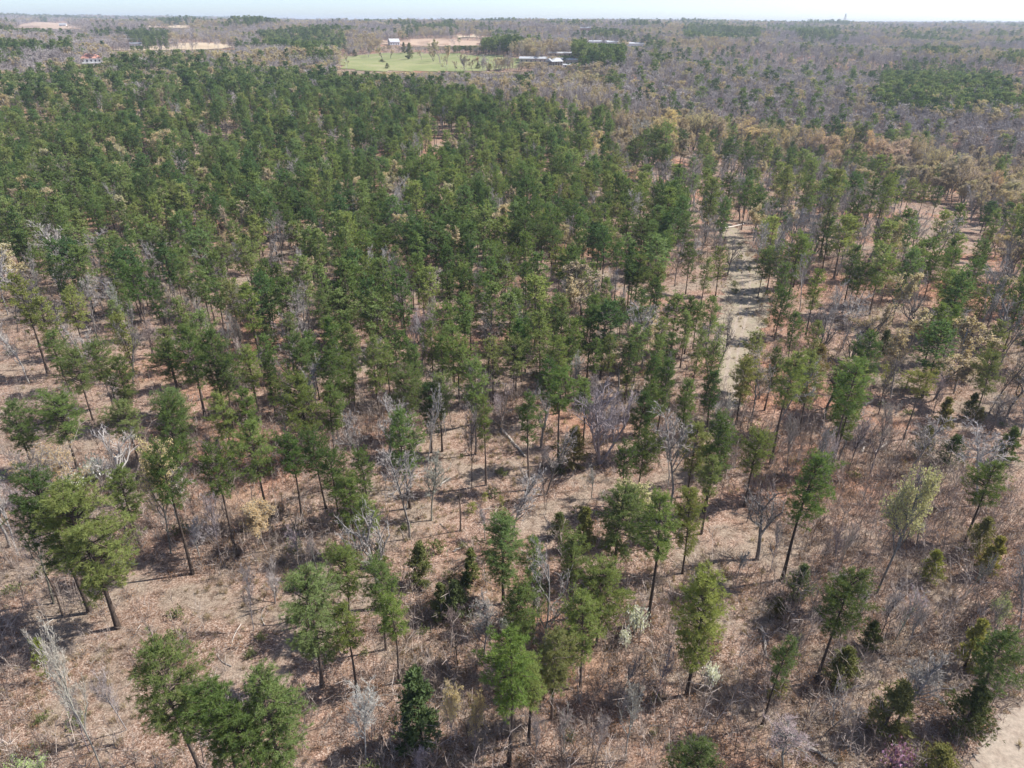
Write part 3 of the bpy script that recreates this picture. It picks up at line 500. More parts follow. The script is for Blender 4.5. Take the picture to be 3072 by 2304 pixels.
('p',67.80,320.16,-2.35,21.84,8.17,0.40,0,'tall broad mid-green pine, second pine right of the golden pine-corner tree'),
('p',29.71,212.98,0.00,12.83,5.69,0.40,0,'broad mid-green pine, sixth pine in front of the ochre tree by the far hardwoods'),
('p',33.48,209.32,0.00,13.16,6.11,0.40,0,'broad mid-green pine, eighth pine in front of the ochre tree by the far hardwoods'),
('p',40.78,217.17,-0.02,13.94,6.30,0.40,0,'broad mid-green pine, ninth pine in front of the ochre tree by the far hardwoods'),
('p',41.81,205.88,0.00,12.61,6.02,0.40,0,'broad mid-green pine, sixth pine left of the upper end of the track'),
('p',49.97,217.74,-0.12,14.90,5.78,0.40,0,'broad mid-green pine, third pine left of the upper end of the track'),
('p',18.36,200.47,0.00,12.46,7.84,0.40,0,'broad mid-green pine, twelfth pine in front of the ochre tree by the far hardwoods'),
('p',12.04,185.61,0.00,13.79,6.40,0.40,0,'broad mid-green pine, eighth pine beyond the white mid-forest tree'),
('p',10.56,180.03,0.00,11.53,5.36,0.40,2,'broad dark green pine, seventh pine beyond the white mid-forest tree'),
('p',24.00,198.56,0.00,12.47,5.35,0.40,0,'broad mid-green pine, eleventh pine in front of the ochre tree by the far hardwoods'),
('p',24.08,180.01,0.00,12.43,6.25,0.40,0,'broad mid-green pine, ninth pine right of the white mid-forest tree'),
('p',31.04,203.87,0.00,11.73,6.18,0.40,0,'broad mid-green pine, tenth pine in front of the ochre tree by the far hardwoods'),
('p',32.44,192.20,0.00,12.27,5.67,0.40,0,'broad mid-green pine, ninth pine left of the upper end of the track'),
('p',35.95,186.93,0.00,11.50,5.91,0.40,0,'broad mid-green pine, eighth pine left of the upper end of the track'),
('p',41.24,192.13,0.00,11.50,5.68,0.40,0,'broad mid-green pine, fifth pine left of the upper end of the track'),
('p',3.08,174.61,0.00,14.93,7.09,0.40,0,'broad mid-green pine, fifth pine beyond the white mid-forest tree'),
('p',6.43,179.66,0.00,13.21,5.34,0.40,0,'broad mid-green pine, sixth pine beyond the white mid-forest tree'),
('p',0.35,176.74,0.00,12.35,5.27,0.40,0,'broad mid-green pine, fourth pine beyond the white mid-forest tree'),
('p',-4.16,161.31,0.00,11.93,6.50,0.40,1,'broad yellow-green pine, third pine beyond the white mid-forest tree'),
('p',-0.04,159.04,0.00,11.90,5.62,0.40,1,'broad yellow-green pine, second pine beyond the white mid-forest tree'),
('p',-9.79,184.42,0.00,11.50,6.39,0.40,0,'broad mid-green pine, second pine right of the pair of white bare trees'),
('p',-13.95,184.32,0.00,11.50,5.48,0.40,0,'broad mid-green pine, first pine right of the pair of white bare trees'),
('p',11.25,157.63,0.00,11.99,4.78,0.40,1,'yellow-green pine, first pine right of the white mid-forest tree'),
('p',13.91,154.54,0.00,12.63,4.30,0.40,0,'mid-green pine, second pine right of the white mid-forest tree'),
('p',15.56,144.96,0.00,13.48,3.70,0.40,0,'mid-green pine, third pine right of the white mid-forest tree'),
('p',18.45,149.00,0.00,11.50,3.42,0.40,0,'mid-green pine, fifth pine right of the white mid-forest tree'),
('p',24.11,151.68,0.00,14.98,4.90,0.67,2,'dark green pine, tenth pine right of the white mid-forest tree'),
('p',29.74,155.95,0.00,11.50,5.93,0.40,0,'broad mid-green pine, tenth pine left of the upper end of the track'),
('p',32.21,145.99,0.00,11.50,5.98,0.40,0,'broad mid-green pine, sixth pine left of the grass track'),
('p',26.33,131.11,0.00,11.50,5.46,0.40,0,'broad mid-green pine, seventh pine left of the grass track'),
('p',35.74,173.35,0.00,11.50,5.62,0.40,0,'broad mid-green pine, seventh pine left of the upper end of the track'),
('p',39.83,176.27,0.00,11.50,5.27,0.40,0,'broad mid-green pine, fourth pine left of the upper end of the track'),
('p',9.42,126.51,0.00,11.50,4.11,0.40,0,'mid-green pine, third pine in front of the white mid-forest tree'),
('p',16.22,127.54,0.00,11.50,4.01,0.40,0,'mid-green pine, sixth pine right of the white mid-forest tree'),
('p',-37.39,164.32,0.00,13.57,5.76,0.40,1,'broad yellow-green pine, fourth pine left of the pair of white bare trees'),
('p',-34.97,173.34,0.00,13.05,4.49,0.40,0,'mid-green pine, first pine left of the pair of white bare trees'),
('p',-31.71,166.66,0.00,14.12,4.99,0.40,1,'yellow-green pine, second pine in front of the pair of white bare trees'),
('p',-27.08,169.29,0.00,14.95,6.73,0.40,0,'broad mid-green pine, first pine in front of the pair of white bare trees'),
('p',-36.87,150.07,0.00,11.50,4.59,0.40,0,'mid-green pine, eighth pine in front of the pair of white bare trees'),
('p',-23.26,150.34,0.00,11.50,4.60,0.40,1,'yellow-green pine, fourth pine in front of the pair of white bare trees'),
('p',-28.82,161.11,0.00,11.50,4.06,0.40,0,'mid-green pine, third pine in front of the pair of white bare trees'),
('p',-14.39,141.92,0.00,11.50,3.65,0.40,3,'thin olive pine, fourth pine left of the white mid-forest tree'),
('p',-10.55,144.01,0.00,11.50,4.43,0.40,0,'mid-green pine, second pine left of the white mid-forest tree'),
('p',-6.33,140.97,0.00,11.50,4.35,0.40,0,'mid-green pine, first pine left of the white mid-forest tree'),
('p',-44.34,193.37,0.00,11.50,7.14,0.40,0,'broad mid-green pine, third pine left of the pair of white bare trees'),
('p',-40.56,185.08,0.00,11.50,5.49,0.40,0,'broad mid-green pine, second pine left of the pair of white bare trees'),
('p',17.82,46.17,0.00,15.03,4.04,0.24,1,'tall open-crowned pine with visible limbs standing alone beside a reddish patch'),
('p',31.53,47.93,0.00,14.02,4.32,0.47,1,'leaning twin-trunked pine with a lopsided bright crown beside thin bare stems'),
('c',33.85,59.74,0.00,4.79,2.78,0.40,2,'pointed dark cedar, only one beyond the leaning twin-trunked pine'),
('p',24.36,42.89,0.00,11.50,1.82,0.75,2,'narrow dark green pine, only one right of the open-crowned lone pine'),
('c',33.60,47.54,0.00,5.23,2.93,0.40,3,'pointed olive cedar, only one in front of the leaning twin-trunked pine'),
('c',38.90,52.23,0.00,3.83,1.99,0.40,3,'small pointed olive cedar, only one right of the leaning twin-trunked pine'),
('c',35.73,42.34,0.00,6.44,3.77,0.40,3,'pointed olive cedar, only one left of the roadside grey tree'),
('p',44.80,43.39,0.00,11.50,3.35,0.48,0,'mid-green pine, only one right of the roadside grey tree'),
('c',47.69,49.48,0.00,6.88,2.44,0.40,1,'pointed yellowish cedar, only one beyond the roadside grey tree'),
('c',43.40,42.56,0.00,5.81,4.04,0.40,0,'pointed green cedar, only one left of the dirt road'),
('c',50.78,62.34,0.00,4.71,2.47,0.40,1,'pointed yellowish cedar, only one in front of the great yellow-budding oak'),
('c',58.47,63.54,0.00,5.82,2.49,0.40,1,'pointed yellowish cedar, second cedar right of the great yellow-budding oak'),
('c',59.25,67.12,0.00,5.67,3.34,0.40,3,'pointed olive cedar, first cedar right of the great yellow-budding oak'),
('c',30.23,56.48,0.00,3.00,2.25,0.40,3,'small pointed olive cedar, only one left of the leaning twin-trunked pine'),
('y',27.04,45.93,0.00,2.23,1.39,0.40,1,'little bright young pine, only one in front of the leaning twin-trunked pine'),
('y',26.11,45.80,0.00,1.50,1.06,0.40,1,'little bright young pine, only one right of the open-crowned lone pine'),
('p',14.39,32.39,0.00,11.68,3.34,0.51,2,'dark pine top cut off by the bottom edge of the photo'),
('c',37.84,37.62,0.00,4.31,4.38,0.40,3,'round olive cedar, only one right of the pink redbud'),
('y',-47.29,47.35,0.00,5.15,1.73,0.40,1,'little bright young pine, only one beyond the leaning white trunk'),
('y',-3.69,77.48,0.00,1.57,1.03,0.40,1,'little bright young pine, second young pine right of the solitary snag'),
('y',-5.44,75.16,0.00,1.50,1.84,0.40,1,'little bright young pine, first young pine right of the solitary snag'),
('y',-1.34,76.69,0.00,1.50,1.02,0.40,1,'little bright young pine, third young pine right of the solitary snag'),
('b',37.10,42.73,0.00,10.74,5.76,0.40,0,'grey bare tree leaning over the cedars beside the dirt road'),
('b',31.25,42.90,0.00,5.63,4.07,0.40,1,'gnarled pale tree with twisted limbs in front of the olive cedar'),
('b',24.97,38.78,0.00,6.98,4.39,0.40,1,'sprawling whitish dead crown low to the ground near the bottom edge'),
('o',43.58,60.30,0.00,20.11,8.35,0.40,2,'great yellow-budding oak with a thick dark trunk and broad crown'),
('b',41.46,77.48,0.00,13.27,3.14,0.40,1,'tall slender pale bare tree, second bare tree left of the grey dead trunks'),
('b',42.01,76.07,0.00,13.12,2.66,0.40,1,'tall slender pale bare tree, first bare tree left of the grey dead trunks'),
('b',30.75,83.02,0.00,14.16,4.48,0.40,0,'tall slender grey bare tree, only one in front of the lower end of the track'),
('b',41.20,84.14,0.00,10.34,4.34,0.40,0,'grey bare tree, third bare tree left of the grey dead trunks'),
('b',53.37,83.51,0.00,13.25,4.75,0.40,0,'tall slender grey bare tree, only one right of the grey dead trunks'),
('b',50.56,84.67,0.00,10.49,2.91,0.40,0,'slender grey bare tree, only one beyond the grey dead trunks'),
('b',72.32,101.27,0.00,9.20,3.35,0.40,1,'slender pale bare tree, second bare tree beyond the dark round cedar'),
('b',80.11,97.35,0.00,7.61,4.35,0.40,0,'low grey bare tree, first bare tree beyond the dark round cedar'),
('b',13.62,87.07,0.00,14.53,11.47,0.40,1,'wide pale bare tree with several trunks spreading above the litter'),
('b',22.90,81.29,0.00,12.06,5.14,0.40,1,'pale bare tree, second bare tree right of the many-trunked pale tree'),
('b',26.12,103.31,0.00,11.03,3.95,0.40,1,'slender pale bare tree, first bare tree left of the lower end of the track'),
('b',-10.80,73.25,0.00,10.60,5.66,0.40,0,'wide bare tree with dark forked trunk in the open clearing'),
('b',-3.33,69.27,0.00,5.57,2.64,0.40,0,'low grey bare tree, only one right of the solitary snag'),
('b',-1.94,97.32,0.00,8.14,6.25,0.40,1,'wide pale bare tree, only one beyond the long fallen trunk'),
('b',-5.76,80.58,0.00,14.94,3.67,0.40,0,'tall slender grey bare tree, first bare tree left of the long fallen trunk'),
('b',4.60,83.58,0.00,6.14,3.02,0.40,1,'low pale bare tree, only one right of the long fallen trunk'),
('b',-17.83,77.57,0.00,8.88,3.42,0.40,0,'slender grey bare tree, first bare tree left of the forked bare clearing tree'),
('b',11.48,78.25,0.00,5.57,2.88,0.40,0,'low grey bare tree, only one beyond the broad dark round-crowned pine'),
('o',15.49,68.29,0.00,10.02,5.81,0.40,2,'olive budding tree with a domed top behind the broad dark pine'),
('b',-2.72,49.95,0.00,9.35,4.38,0.40,1,'pale bare tree, only one in front of the dense dark front pine'),
('b',-5.50,49.50,0.00,8.28,2.86,0.40,0,'slender grey bare tree, only one beyond the tall front clump pine'),
('b',-13.11,38.69,0.00,10.83,4.00,0.40,1,'slender pale bare tree, second bare tree left of the tall front clump pine'),
('o',-5.57,40.52,0.00,9.35,2.52,0.40,1,'slender golden budding tree, second budding tree left of the tall front clump pine'),
('o',-3.31,39.49,0.00,8.89,2.34,0.40,1,'slender golden budding tree, first budding tree left of the tall front clump pine'),
('b',10.64,39.29,0.00,9.70,3.25,0.40,0,'slender grey bare tree, only one in front of the open-crowned lone pine'),
('b',4.96,39.94,0.00,7.61,2.67,0.40,0,'low slender grey bare tree, first bare tree right of the tall front clump pine'),
('o',-63.61,78.02,0.00,9.21,9.16,0.40,1,'wide golden budding tree beside the white blossom thicket'),
('o',-43.24,66.44,0.00,17.70,5.51,0.40,1,'tall slender golden budding tree, only one right of the white blossom thicket'),
('o',-31.14,66.92,0.00,8.22,4.74,0.40,2,'olive-yellow budding tree, only one in front of the bare red-brown patch'),
('b',-44.60,85.63,0.00,6.08,4.96,0.40,0,'low wide grey bare tree, sixth bare tree left of the bare red-brown patch'),
('b',-73.09,95.84,0.00,8.18,5.64,0.40,1,'pale bare tree, only one beyond the golden budding tree'),
('b',-65.89,98.05,0.00,9.01,5.01,0.40,0,'grey bare tree, only one beyond the white blossom thicket'),
('b',-90.02,142.65,0.00,11.14,6.75,0.40,1,'pale bare tree, second bare tree left of the ragged tiered pine'),
('b',-82.25,148.83,0.00,10.51,6.47,0.40,1,'pale bare tree, second bare tree beyond the ragged tiered pine'),
('b',-69.77,138.23,0.00,10.02,6.59,0.40,1,'pale bare tree, second bare tree right of the ragged tiered pine'),
('b',-72.18,123.04,0.00,8.29,4.90,0.40,1,'pale bare tree, first bare tree in front of the ragged tiered pine'),
('b',-106.63,142.38,0.00,10.06,8.22,0.40,0,'wide grey bare tree, third bare tree left of the ragged tiered pine'),
('b',-33.62,200.73,0.00,11.59,8.06,0.40,1,'pale bare tree, only one left of the pair of white bare trees'),
('b',-26.04,194.20,0.00,11.03,7.84,0.40,1,'wide pale bare tree, first bare tree right of the pair of white bare trees'),
('b',-19.74,182.02,0.00,8.71,5.90,0.40,0,'grey bare tree, second bare tree right of the pair of white bare trees'),
('b',-18.16,152.03,0.00,10.67,6.35,0.40,1,'pale bare tree, second bare tree in front of the pair of white bare trees'),
('b',-8.80,156.60,0.00,9.58,6.53,0.40,1,'pale bare tree, second bare tree left of the white mid-forest tree'),
('b',2.80,148.18,0.00,8.37,7.62,0.40,1,'wide pale bare tree, only one beyond the white mid-forest tree'),
('b',-24.42,138.94,0.00,10.74,7.18,0.40,1,'pale bare tree, third bare tree in front of the pair of white bare trees'),
('b',-19.61,131.05,0.00,7.89,6.20,0.40,1,'low wide pale bare tree, fifth bare tree left of the white mid-forest tree'),
('o',-146.09,298.64,2.09,18.37,11.81,0.40,1,'golden budding tree rising alone out of the far pines'),
('o',-145.99,263.66,0.09,13.52,9.01,0.40,1,'tall golden budding tree, only one left of the golden tree among far pines'),
('o',-77.80,186.82,0.00,11.73,10.15,0.40,1,'straw-yellow budding tree amid the dense pines'),
('o',-97.51,217.84,0.00,14.25,10.52,0.40,0,'tall wide tan budding tree, only one beyond the straw-yellow tree'),
('o',-75.98,218.35,0.00,13.36,8.66,0.40,2,'tall olive-yellow budding tree, only one right of the straw-yellow tree'),
('o',-129.57,225.33,0.00,11.55,6.75,0.40,0,'tan budding tree, only one in front of the golden tree among far pines'),
('o',-43.99,266.88,0.00,14.15,7.84,0.40,0,'tall tan budding tree, only one left of the dark pine knot in mid forest'),
('o',37.28,326.97,0.80,16.36,9.41,0.40,1,'tall golden budding tree, only one left of the ochre tree by the far hardwoods'),
('o',57.71,378.99,1.75,19.28,15.96,0.40,1,'golden budding tree at the far corner of the pine block'),
('b',-37.03,38.25,0.00,19.33,3.50,0.40,1,'bare tree with a long leaning white trunk crossing the open litter'),
('b',-53.09,57.96,0.00,17.53,5.36,0.40,0,'tall slender grey bare tree, only one left of the largest pine'),
('b',-35.74,63.98,0.00,11.40,3.15,0.40,0,'slender grey bare tree, second bare tree right of the largest pine'),
('b',-39.01,65.08,0.00,7.58,3.65,0.40,0,'low grey bare tree, first bare tree right of the largest pine'),
('b',-28.52,54.13,0.00,9.39,2.48,0.40,0,'slender grey bare tree, third bare tree right of the largest pine'),
('b',-27.42,58.18,0.00,6.13,4.16,0.40,0,'low grey bare tree, fourth bare tree right of the largest pine'),
('b',39.67,56.21,0.00,5.84,2.96,0.40,0,'low grey bare tree, only one beyond the leaning twin-trunked pine'),
('b',40.55,53.37,0.00,8.84,3.17,0.40,0,'slender grey bare tree, first bare tree right of the leaning twin-trunked pine'),
('b',42.02,52.93,0.00,8.35,3.16,0.40,0,'slender grey bare tree, second bare tree right of the leaning twin-trunked pine'),
('b',42.68,51.81,0.00,7.61,2.78,0.40,0,'low slender grey bare tree, only one beyond the roadside grey tree'),
('b',32.20,63.89,0.00,8.10,2.39,0.40,0,'slender grey bare tree, first bare tree in front of the tall two-trunked pine'),
('b',40.07,64.13,0.00,6.96,2.41,0.40,0,'low slender grey bare tree, first bare tree right of the tall two-trunked pine'),
('b',38.06,64.00,0.00,5.00,2.02,0.40,0,'low grey bare tree, second bare tree in front of the tall two-trunked pine'),
('b',40.70,64.25,0.00,7.87,2.00,0.40,0,'low slender grey bare tree, second bare tree right of the tall two-trunked pine'),
('b',29.74,49.77,0.00,5.89,2.39,0.40,0,'low grey bare tree, only one left of the leaning twin-trunked pine'),
('b',-26.13,64.24,0.00,6.33,2.82,0.40,0,'low grey bare tree, third bare tree left of the forked bare clearing tree'),
('b',-23.76,63.10,0.00,6.80,2.39,0.40,0,'low slender grey bare tree, second bare tree left of the forked bare clearing tree'),
('b',27.63,62.72,0.00,5.00,2.40,0.40,0,'low grey bare tree, only one left of the tall two-trunked pine'),
('b',54.12,59.91,0.00,7.20,3.07,0.40,0,'low grey bare tree, only one in front of the great yellow-budding oak'),
('o',53.88,54.12,0.00,5.79,4.15,0.40,3,'pale green budding tree at the margin above the dirt road'),
('o',-40.94,35.35,0.00,6.01,4.75,0.40,3,'yellow-green budding tree top in the bottom corner'),
('b',46.85,195.72,0.00,11.77,4.81,0.40,0,'grey bare tree, only one left of the upper end of the track'),
('b',45.66,102.75,0.00,8.45,3.40,0.40,0,'grey bare tree, only one right of the lower end of the track'),
('b',84.75,118.60,0.00,7.79,5.08,0.40,0,'low grey bare tree, third bare tree beyond the dark round cedar'),
('b',57.57,77.97,0.00,5.00,2.79,0.40,0,'low grey bare tree, only one beyond the great yellow-budding oak'),
('b',14.35,44.89,0.00,8.03,2.85,0.40,0,'slender grey bare tree, only one left of the open-crowned lone pine'),
('b',11.13,45.62,0.00,6.70,2.58,0.40,0,'low slender grey bare tree, only one in front of the wide pine blossom'),
('b',-36.61,42.01,0.00,9.21,2.72,0.40,0,'slender grey bare tree, only one right of the leaning white trunk'),
('b',-38.81,39.64,0.00,9.13,2.63,0.40,0,'slender grey bare tree, only one in front of the leaning white trunk'),
('b',-8.04,37.63,0.00,5.16,2.62,0.40,0,'low grey bare tree, first bare tree left of the tall front clump pine'),
('b',7.73,38.35,0.00,7.40,2.32,0.40,0,'low slender grey bare tree, second bare tree right of the tall front clump pine'),
('b',2.32,38.63,0.00,6.52,2.05,0.40,0,'low slender grey bare tree, only one in front of the tall front clump pine'),
('s',-51.00,56.16,0.00,6.49,0.74,0.40,0,'leaning dead snag beside the largest pine'),
('s',-6.76,71.22,0.00,7.48,0.86,0.40,0,'solitary broken snag casting a straight shadow in the clearing'),
('s',-47.51,67.08,0.00,4.86,0.84,0.40,0,'short dead snag among pine stems behind the largest pine'),
('w',-60.78,82.05,0.00,3.26,2.91,0.40,0,'white blossom shrub shining beside the golden budding tree'),
('w',-63.01,79.99,0.00,2.06,3.11,0.40,0,'low white blossom thicket in front of the golden budding tree'),
('w',13.84,54.09,0.00,3.31,2.26,0.40,0,'large white blossom shrub at the foot of the wide spreading pine'),
('w',12.34,52.24,0.00,2.04,1.29,0.40,0,'small white blossom shrub below the larger one by the wide pine'),
('w',-0.60,53.97,0.00,2.15,1.32,0.40,0,'small white blossom shrub hidden behind the front pine clump'),
('w',20.44,47.24,0.00,2.48,1.55,0.40,0,'greyish white blossom shrub at the foot of the open-crowned pine'),
('r',35.19,38.53,0.00,2.65,2.84,0.40,0,'pink flowering redbud at the bottom edge beside an olive cedar'),
('o',102.98,409.27,-4.72,22.00,18.76,0.40,1,'tall wide golden budding tree, fourth budding tree right of the golden pine-corner tree'),
('o',134.85,417.69,-9.52,22.00,25.00,0.40,1,'tall wide golden budding tree, first budding tree beyond the upper end of the track'),
('o',114.19,403.91,-7.01,22.00,13.00,0.40,0,'tall tan budding tree, fifth budding tree right of the golden pine-corner tree'),
('o',148.53,415.95,-11.21,22.00,15.35,0.40,0,'tall tan budding tree, second budding tree beyond the upper end of the track'),
('o',157.52,412.82,-12.20,22.00,16.22,0.40,1,'tall wide golden budding tree, third budding tree beyond the upper end of the track'),
('o',171.50,407.88,-13.10,22.00,17.94,0.40,1,'tall wide golden budding tree, fourth budding tree beyond the upper end of the track'),
('o',183.49,403.39,-13.15,22.00,15.89,0.40,1,'tall wide golden budding tree, second budding tree right of the upper end of the track'),
('o',195.99,393.00,-13.44,22.00,17.34,0.40,1,'tall wide golden budding tree, eighth budding tree beyond the far scrub opening'),
('o',201.54,375.46,-14.02,22.00,14.88,0.40,0,'tall tan budding tree, sixth budding tree beyond the far scrub opening'),
('o',216.89,381.84,-13.33,22.00,16.88,0.40,1,'tall wide golden budding tree, fifth budding tree beyond the far scrub opening'),
('o',201.57,336.00,-11.84,22.00,18.12,0.40,1,'tall wide golden budding tree, fourth budding tree beyond the far scrub opening'),
('o',199.18,305.79,-10.12,19.24,16.63,0.40,0,'tall wide tan budding tree, first budding tree beyond the far scrub opening'),
('o',196.63,282.76,-8.86,17.64,12.80,0.40,1,'tall wide golden budding tree, third budding tree beyond the far scrub opening'),
('o',194.38,269.07,-8.12,16.44,10.31,0.40,0,'tall tan budding tree, only one right of the far scrub opening'),
('o',73.87,359.26,-1.57,21.21,14.06,0.40,1,'tall golden budding tree, second budding tree right of the golden pine-corner tree'),
('o',87.57,398.40,-2.14,22.00,12.76,0.40,1,'tall golden budding tree, third budding tree right of the golden pine-corner tree'),
('b',65.01,360.74,-0.24,19.05,15.78,0.40,0,'tall wide grey bare tree, only one right of the golden pine-corner tree'),
('o',70.80,380.37,-0.09,20.24,10.46,0.40,0,'tall tan budding tree, first budding tree right of the golden pine-corner tree'),
('o',196.24,313.45,-10.43,21.04,13.29,0.40,0,'tall tan budding tree, second budding tree beyond the far scrub opening'),
('o',182.26,350.96,-12.06,22.00,13.13,0.40,0,'tall tan budding tree, seventh budding tree beyond the far scrub opening'),
('o',168.78,384.83,-13.69,22.00,12.53,0.40,0,'tall tan budding tree, first budding tree right of the upper end of the track'),
('p',11.49,92.54,0.00,11.43,2.68,0.42,0,'narrow mid-green pine, first pine left of the many-trunked pale tree'),
('p',-40.45,154.85,0.00,15.00,3.51,0.42,0,'mid-green pine, fifth pine left of the pair of white bare trees'),
('b',-51.98,116.21,0.00,11.49,4.61,0.42,0,'grey bare tree, fifth bare tree left of the bare red-brown patch'),
('b',-16.60,130.76,0.00,7.32,4.20,0.42,0,'low grey bare tree, fourth bare tree left of the white mid-forest tree'),
('b',23.78,135.65,0.00,11.36,2.55,0.42,1,'slender pale bare tree, only one right of the white mid-forest tree'),
('p',-32.88,137.19,0.00,14.03,3.04,0.42,1,'narrow yellow-green pine, ninth pine in front of the pair of white bare trees'),
('b',-55.24,125.77,0.00,9.54,3.77,0.42,1,'slender pale bare tree, seventh bare tree right of the ragged tiered pine'),
('b',-16.84,133.76,0.00,10.37,4.21,0.42,0,'grey bare tree, third bare tree left of the white mid-forest tree'),
('b',-28.99,135.37,0.00,7.54,4.23,0.42,1,'low pale bare tree, fourth bare tree in front of the pair of white bare trees'),
('b',-57.98,119.69,0.00,8.90,4.28,0.42,1,'pale bare tree, fifth bare tree right of the ragged tiered pine'),
('p',-30.92,107.76,0.00,14.79,3.04,0.42,0,'narrow mid-green pine, fourth pine beyond the bare red-brown patch'),
('b',29.06,126.33,0.00,7.94,4.56,0.42,0,'low grey bare tree, third bare tree left of the lower end of the track'),
('p',-61.79,118.45,0.00,14.29,3.76,0.42,1,'yellow-green pine, fourth pine right of the ragged tiered pine'),
('p',22.37,130.66,0.00,10.29,2.60,0.42,0,'short narrow mid-green pine, eleventh pine right of the white mid-forest tree'),
('b',-59.42,123.79,0.00,11.45,3.70,0.42,0,'slender grey bare tree, fourth bare tree right of the ragged tiered pine'),
('b',-18.78,98.96,0.00,7.03,2.60,0.42,0,'low slender grey bare tree, fourth bare tree right of the bare red-brown patch'),
('b',-82.67,135.00,0.00,11.43,3.37,0.42,0,'slender grey bare tree, first bare tree left of the ragged tiered pine'),
('b',30.38,122.17,0.00,8.71,4.56,0.42,0,'grey bare tree, second bare tree left of the lower end of the track'),
('p',-17.47,107.26,0.00,13.08,2.95,0.42,0,'narrow mid-green pine, eighth pine right of the bare red-brown patch'),
('b',-1.97,138.92,0.00,10.73,4.89,0.42,1,'pale bare tree, first bare tree left of the white mid-forest tree'),
('p',-44.97,115.64,0.00,10.23,2.62,0.42,0,'short narrow mid-green pine, seventh pine beyond the bare red-brown patch'),
('p',0.32,133.12,0.00,10.96,3.55,0.42,0,'mid-green pine, first pine in front of the white mid-forest tree'),
('b',-46.11,112.22,0.00,8.01,4.33,0.42,0,'grey bare tree, first bare tree left of the bare red-brown patch'),
('b',-54.75,117.54,0.00,11.91,4.73,0.42,0,'slender grey bare tree, sixth bare tree right of the ragged tiered pine'),
('b',-46.71,103.63,0.00,7.51,4.64,0.42,1,'low pale bare tree, second bare tree left of the bare red-brown patch'),
('b',-25.19,148.03,0.00,11.11,3.71,0.42,0,'slender grey bare tree, first bare tree in front of the pair of white bare trees'),
('p',-31.93,121.47,0.00,10.30,2.99,0.42,2,'short narrow dark green pine, eighth pine beyond the bare red-brown patch'),
('b',-65.65,121.00,0.00,7.57,3.52,0.42,0,'low grey bare tree, second bare tree in front of the ragged tiered pine'),
('p',5.54,97.90,0.00,11.66,3.20,0.42,2,'narrow dark green pine, second pine beyond the long fallen trunk'),
('p',-61.27,110.11,0.00,11.71,3.74,0.42,0,'mid-green pine, fourth pine in front of the ragged tiered pine'),
('p',-27.99,93.39,0.00,15.00,3.94,0.42,0,'mid-green pine, first pine right of the bare red-brown patch'),
('p',-82.87,141.15,0.00,14.19,2.94,0.42,1,'narrow yellow-green pine, first pine beyond the ragged tiered pine'),
('b',-89.90,152.08,0.00,11.09,2.54,0.42,1,'slender pale bare tree, third bare tree beyond the ragged tiered pine'),
('p',-34.39,106.49,0.00,11.41,3.63,0.42,2,'dark green pine, second pine beyond the bare red-brown patch'),
('b',-2.23,112.70,0.00,8.31,3.26,0.42,0,'slender grey bare tree, third bare tree in front of the white mid-forest tree'),
('b',-64.09,131.71,0.00,9.94,3.11,0.42,1,'slender pale bare tree, third bare tree right of the ragged tiered pine'),
('p',0.67,110.45,0.00,13.69,2.71,0.42,2,'narrow dark green pine, ninth pine in front of the white mid-forest tree'),
('p',37.54,128.94,0.00,10.36,3.04,0.42,0,'short narrow mid-green pine, third pine left of the grass track'),
('p',-50.54,131.68,0.00,13.96,3.95,0.42,0,'mid-green pine, eighth pine in front of the straw-yellow tree'),
('b',-19.27,121.08,0.00,10.72,4.74,0.42,1,'pale bare tree, fifth bare tree right of the bare red-brown patch'),
('p',-14.35,110.43,0.00,13.25,3.42,0.42,0,'mid-green pine, seventh pine left of the white mid-forest tree'),
('p',19.75,135.56,0.00,12.60,2.81,0.42,2,'narrow dark green pine, eighth pine right of the white mid-forest tree'),
('b',17.34,119.02,0.00,8.96,3.64,0.42,1,'pale bare tree, third bare tree beyond the many-trunked pale tree'),
('p',-37.54,124.11,0.00,12.66,3.99,0.42,0,'mid-green pine, ninth pine beyond the bare red-brown patch'),
('p',9.40,105.03,0.00,12.60,2.74,0.42,1,'narrow yellow-green pine, fifth pine beyond the many-trunked pale tree'),
('b',-25.26,115.96,0.00,7.03,3.00,0.42,1,'low pale bare tree, third bare tree right of the bare red-brown patch'),
('b',-50.63,108.55,0.00,7.59,3.69,0.42,0,'low grey bare tree, fourth bare tree left of the bare red-brown patch'),
('p',2.56,118.00,0.00,10.87,3.77,0.42,2,'dark green pine, fifth pine in front of the white mid-forest tree'),
('b',-41.10,128.39,0.00,8.53,2.99,0.42,1,'slender pale bare tree, third bare tree beyond the bare red-brown patch'),
('p',27.39,115.26,0.00,12.23,2.99,0.42,0,'narrow mid-green pine, sixth pine left of the lower end of the track'),
('b',-29.27,111.92,0.00,7.08,3.72,0.42,0,'low grey bare tree, first bare tree right of the bare red-brown patch'),
('b',-32.97,99.89,0.00,10.82,2.50,0.42,0,'slender grey bare tree, first bare tree beyond the bare red-brown patch'),
('p',8.01,102.25,0.00,14.15,3.37,0.42,1,'yellow-green pine, sixth pine beyond the many-trunked pale tree'),
('p',15.79,132.81,0.00,10.19,2.78,0.42,2,'short narrow dark green pine, fourth pine right of the white mid-forest tree'),
('b',-49.12,114.67,0.00,9.29,3.90,0.42,1,'pale bare tree, third bare tree left of the bare red-brown patch'),
('p',-86.26,151.01,0.00,10.89,3.31,0.42,2,'dark green pine, second pine beyond the ragged tiered pine'),
('b',33.74,137.03,0.00,8.75,4.59,0.42,0,'grey bare tree, only one left of the grass track'),
('b',-52.99,144.46,0.00,8.57,3.92,0.42,1,'pale bare tree, only one in front of the straw-yellow tree'),
('p',-73.81,132.81,0.00,12.03,3.64,0.42,0,'mid-green pine, first pine right of the ragged tiered pine'),
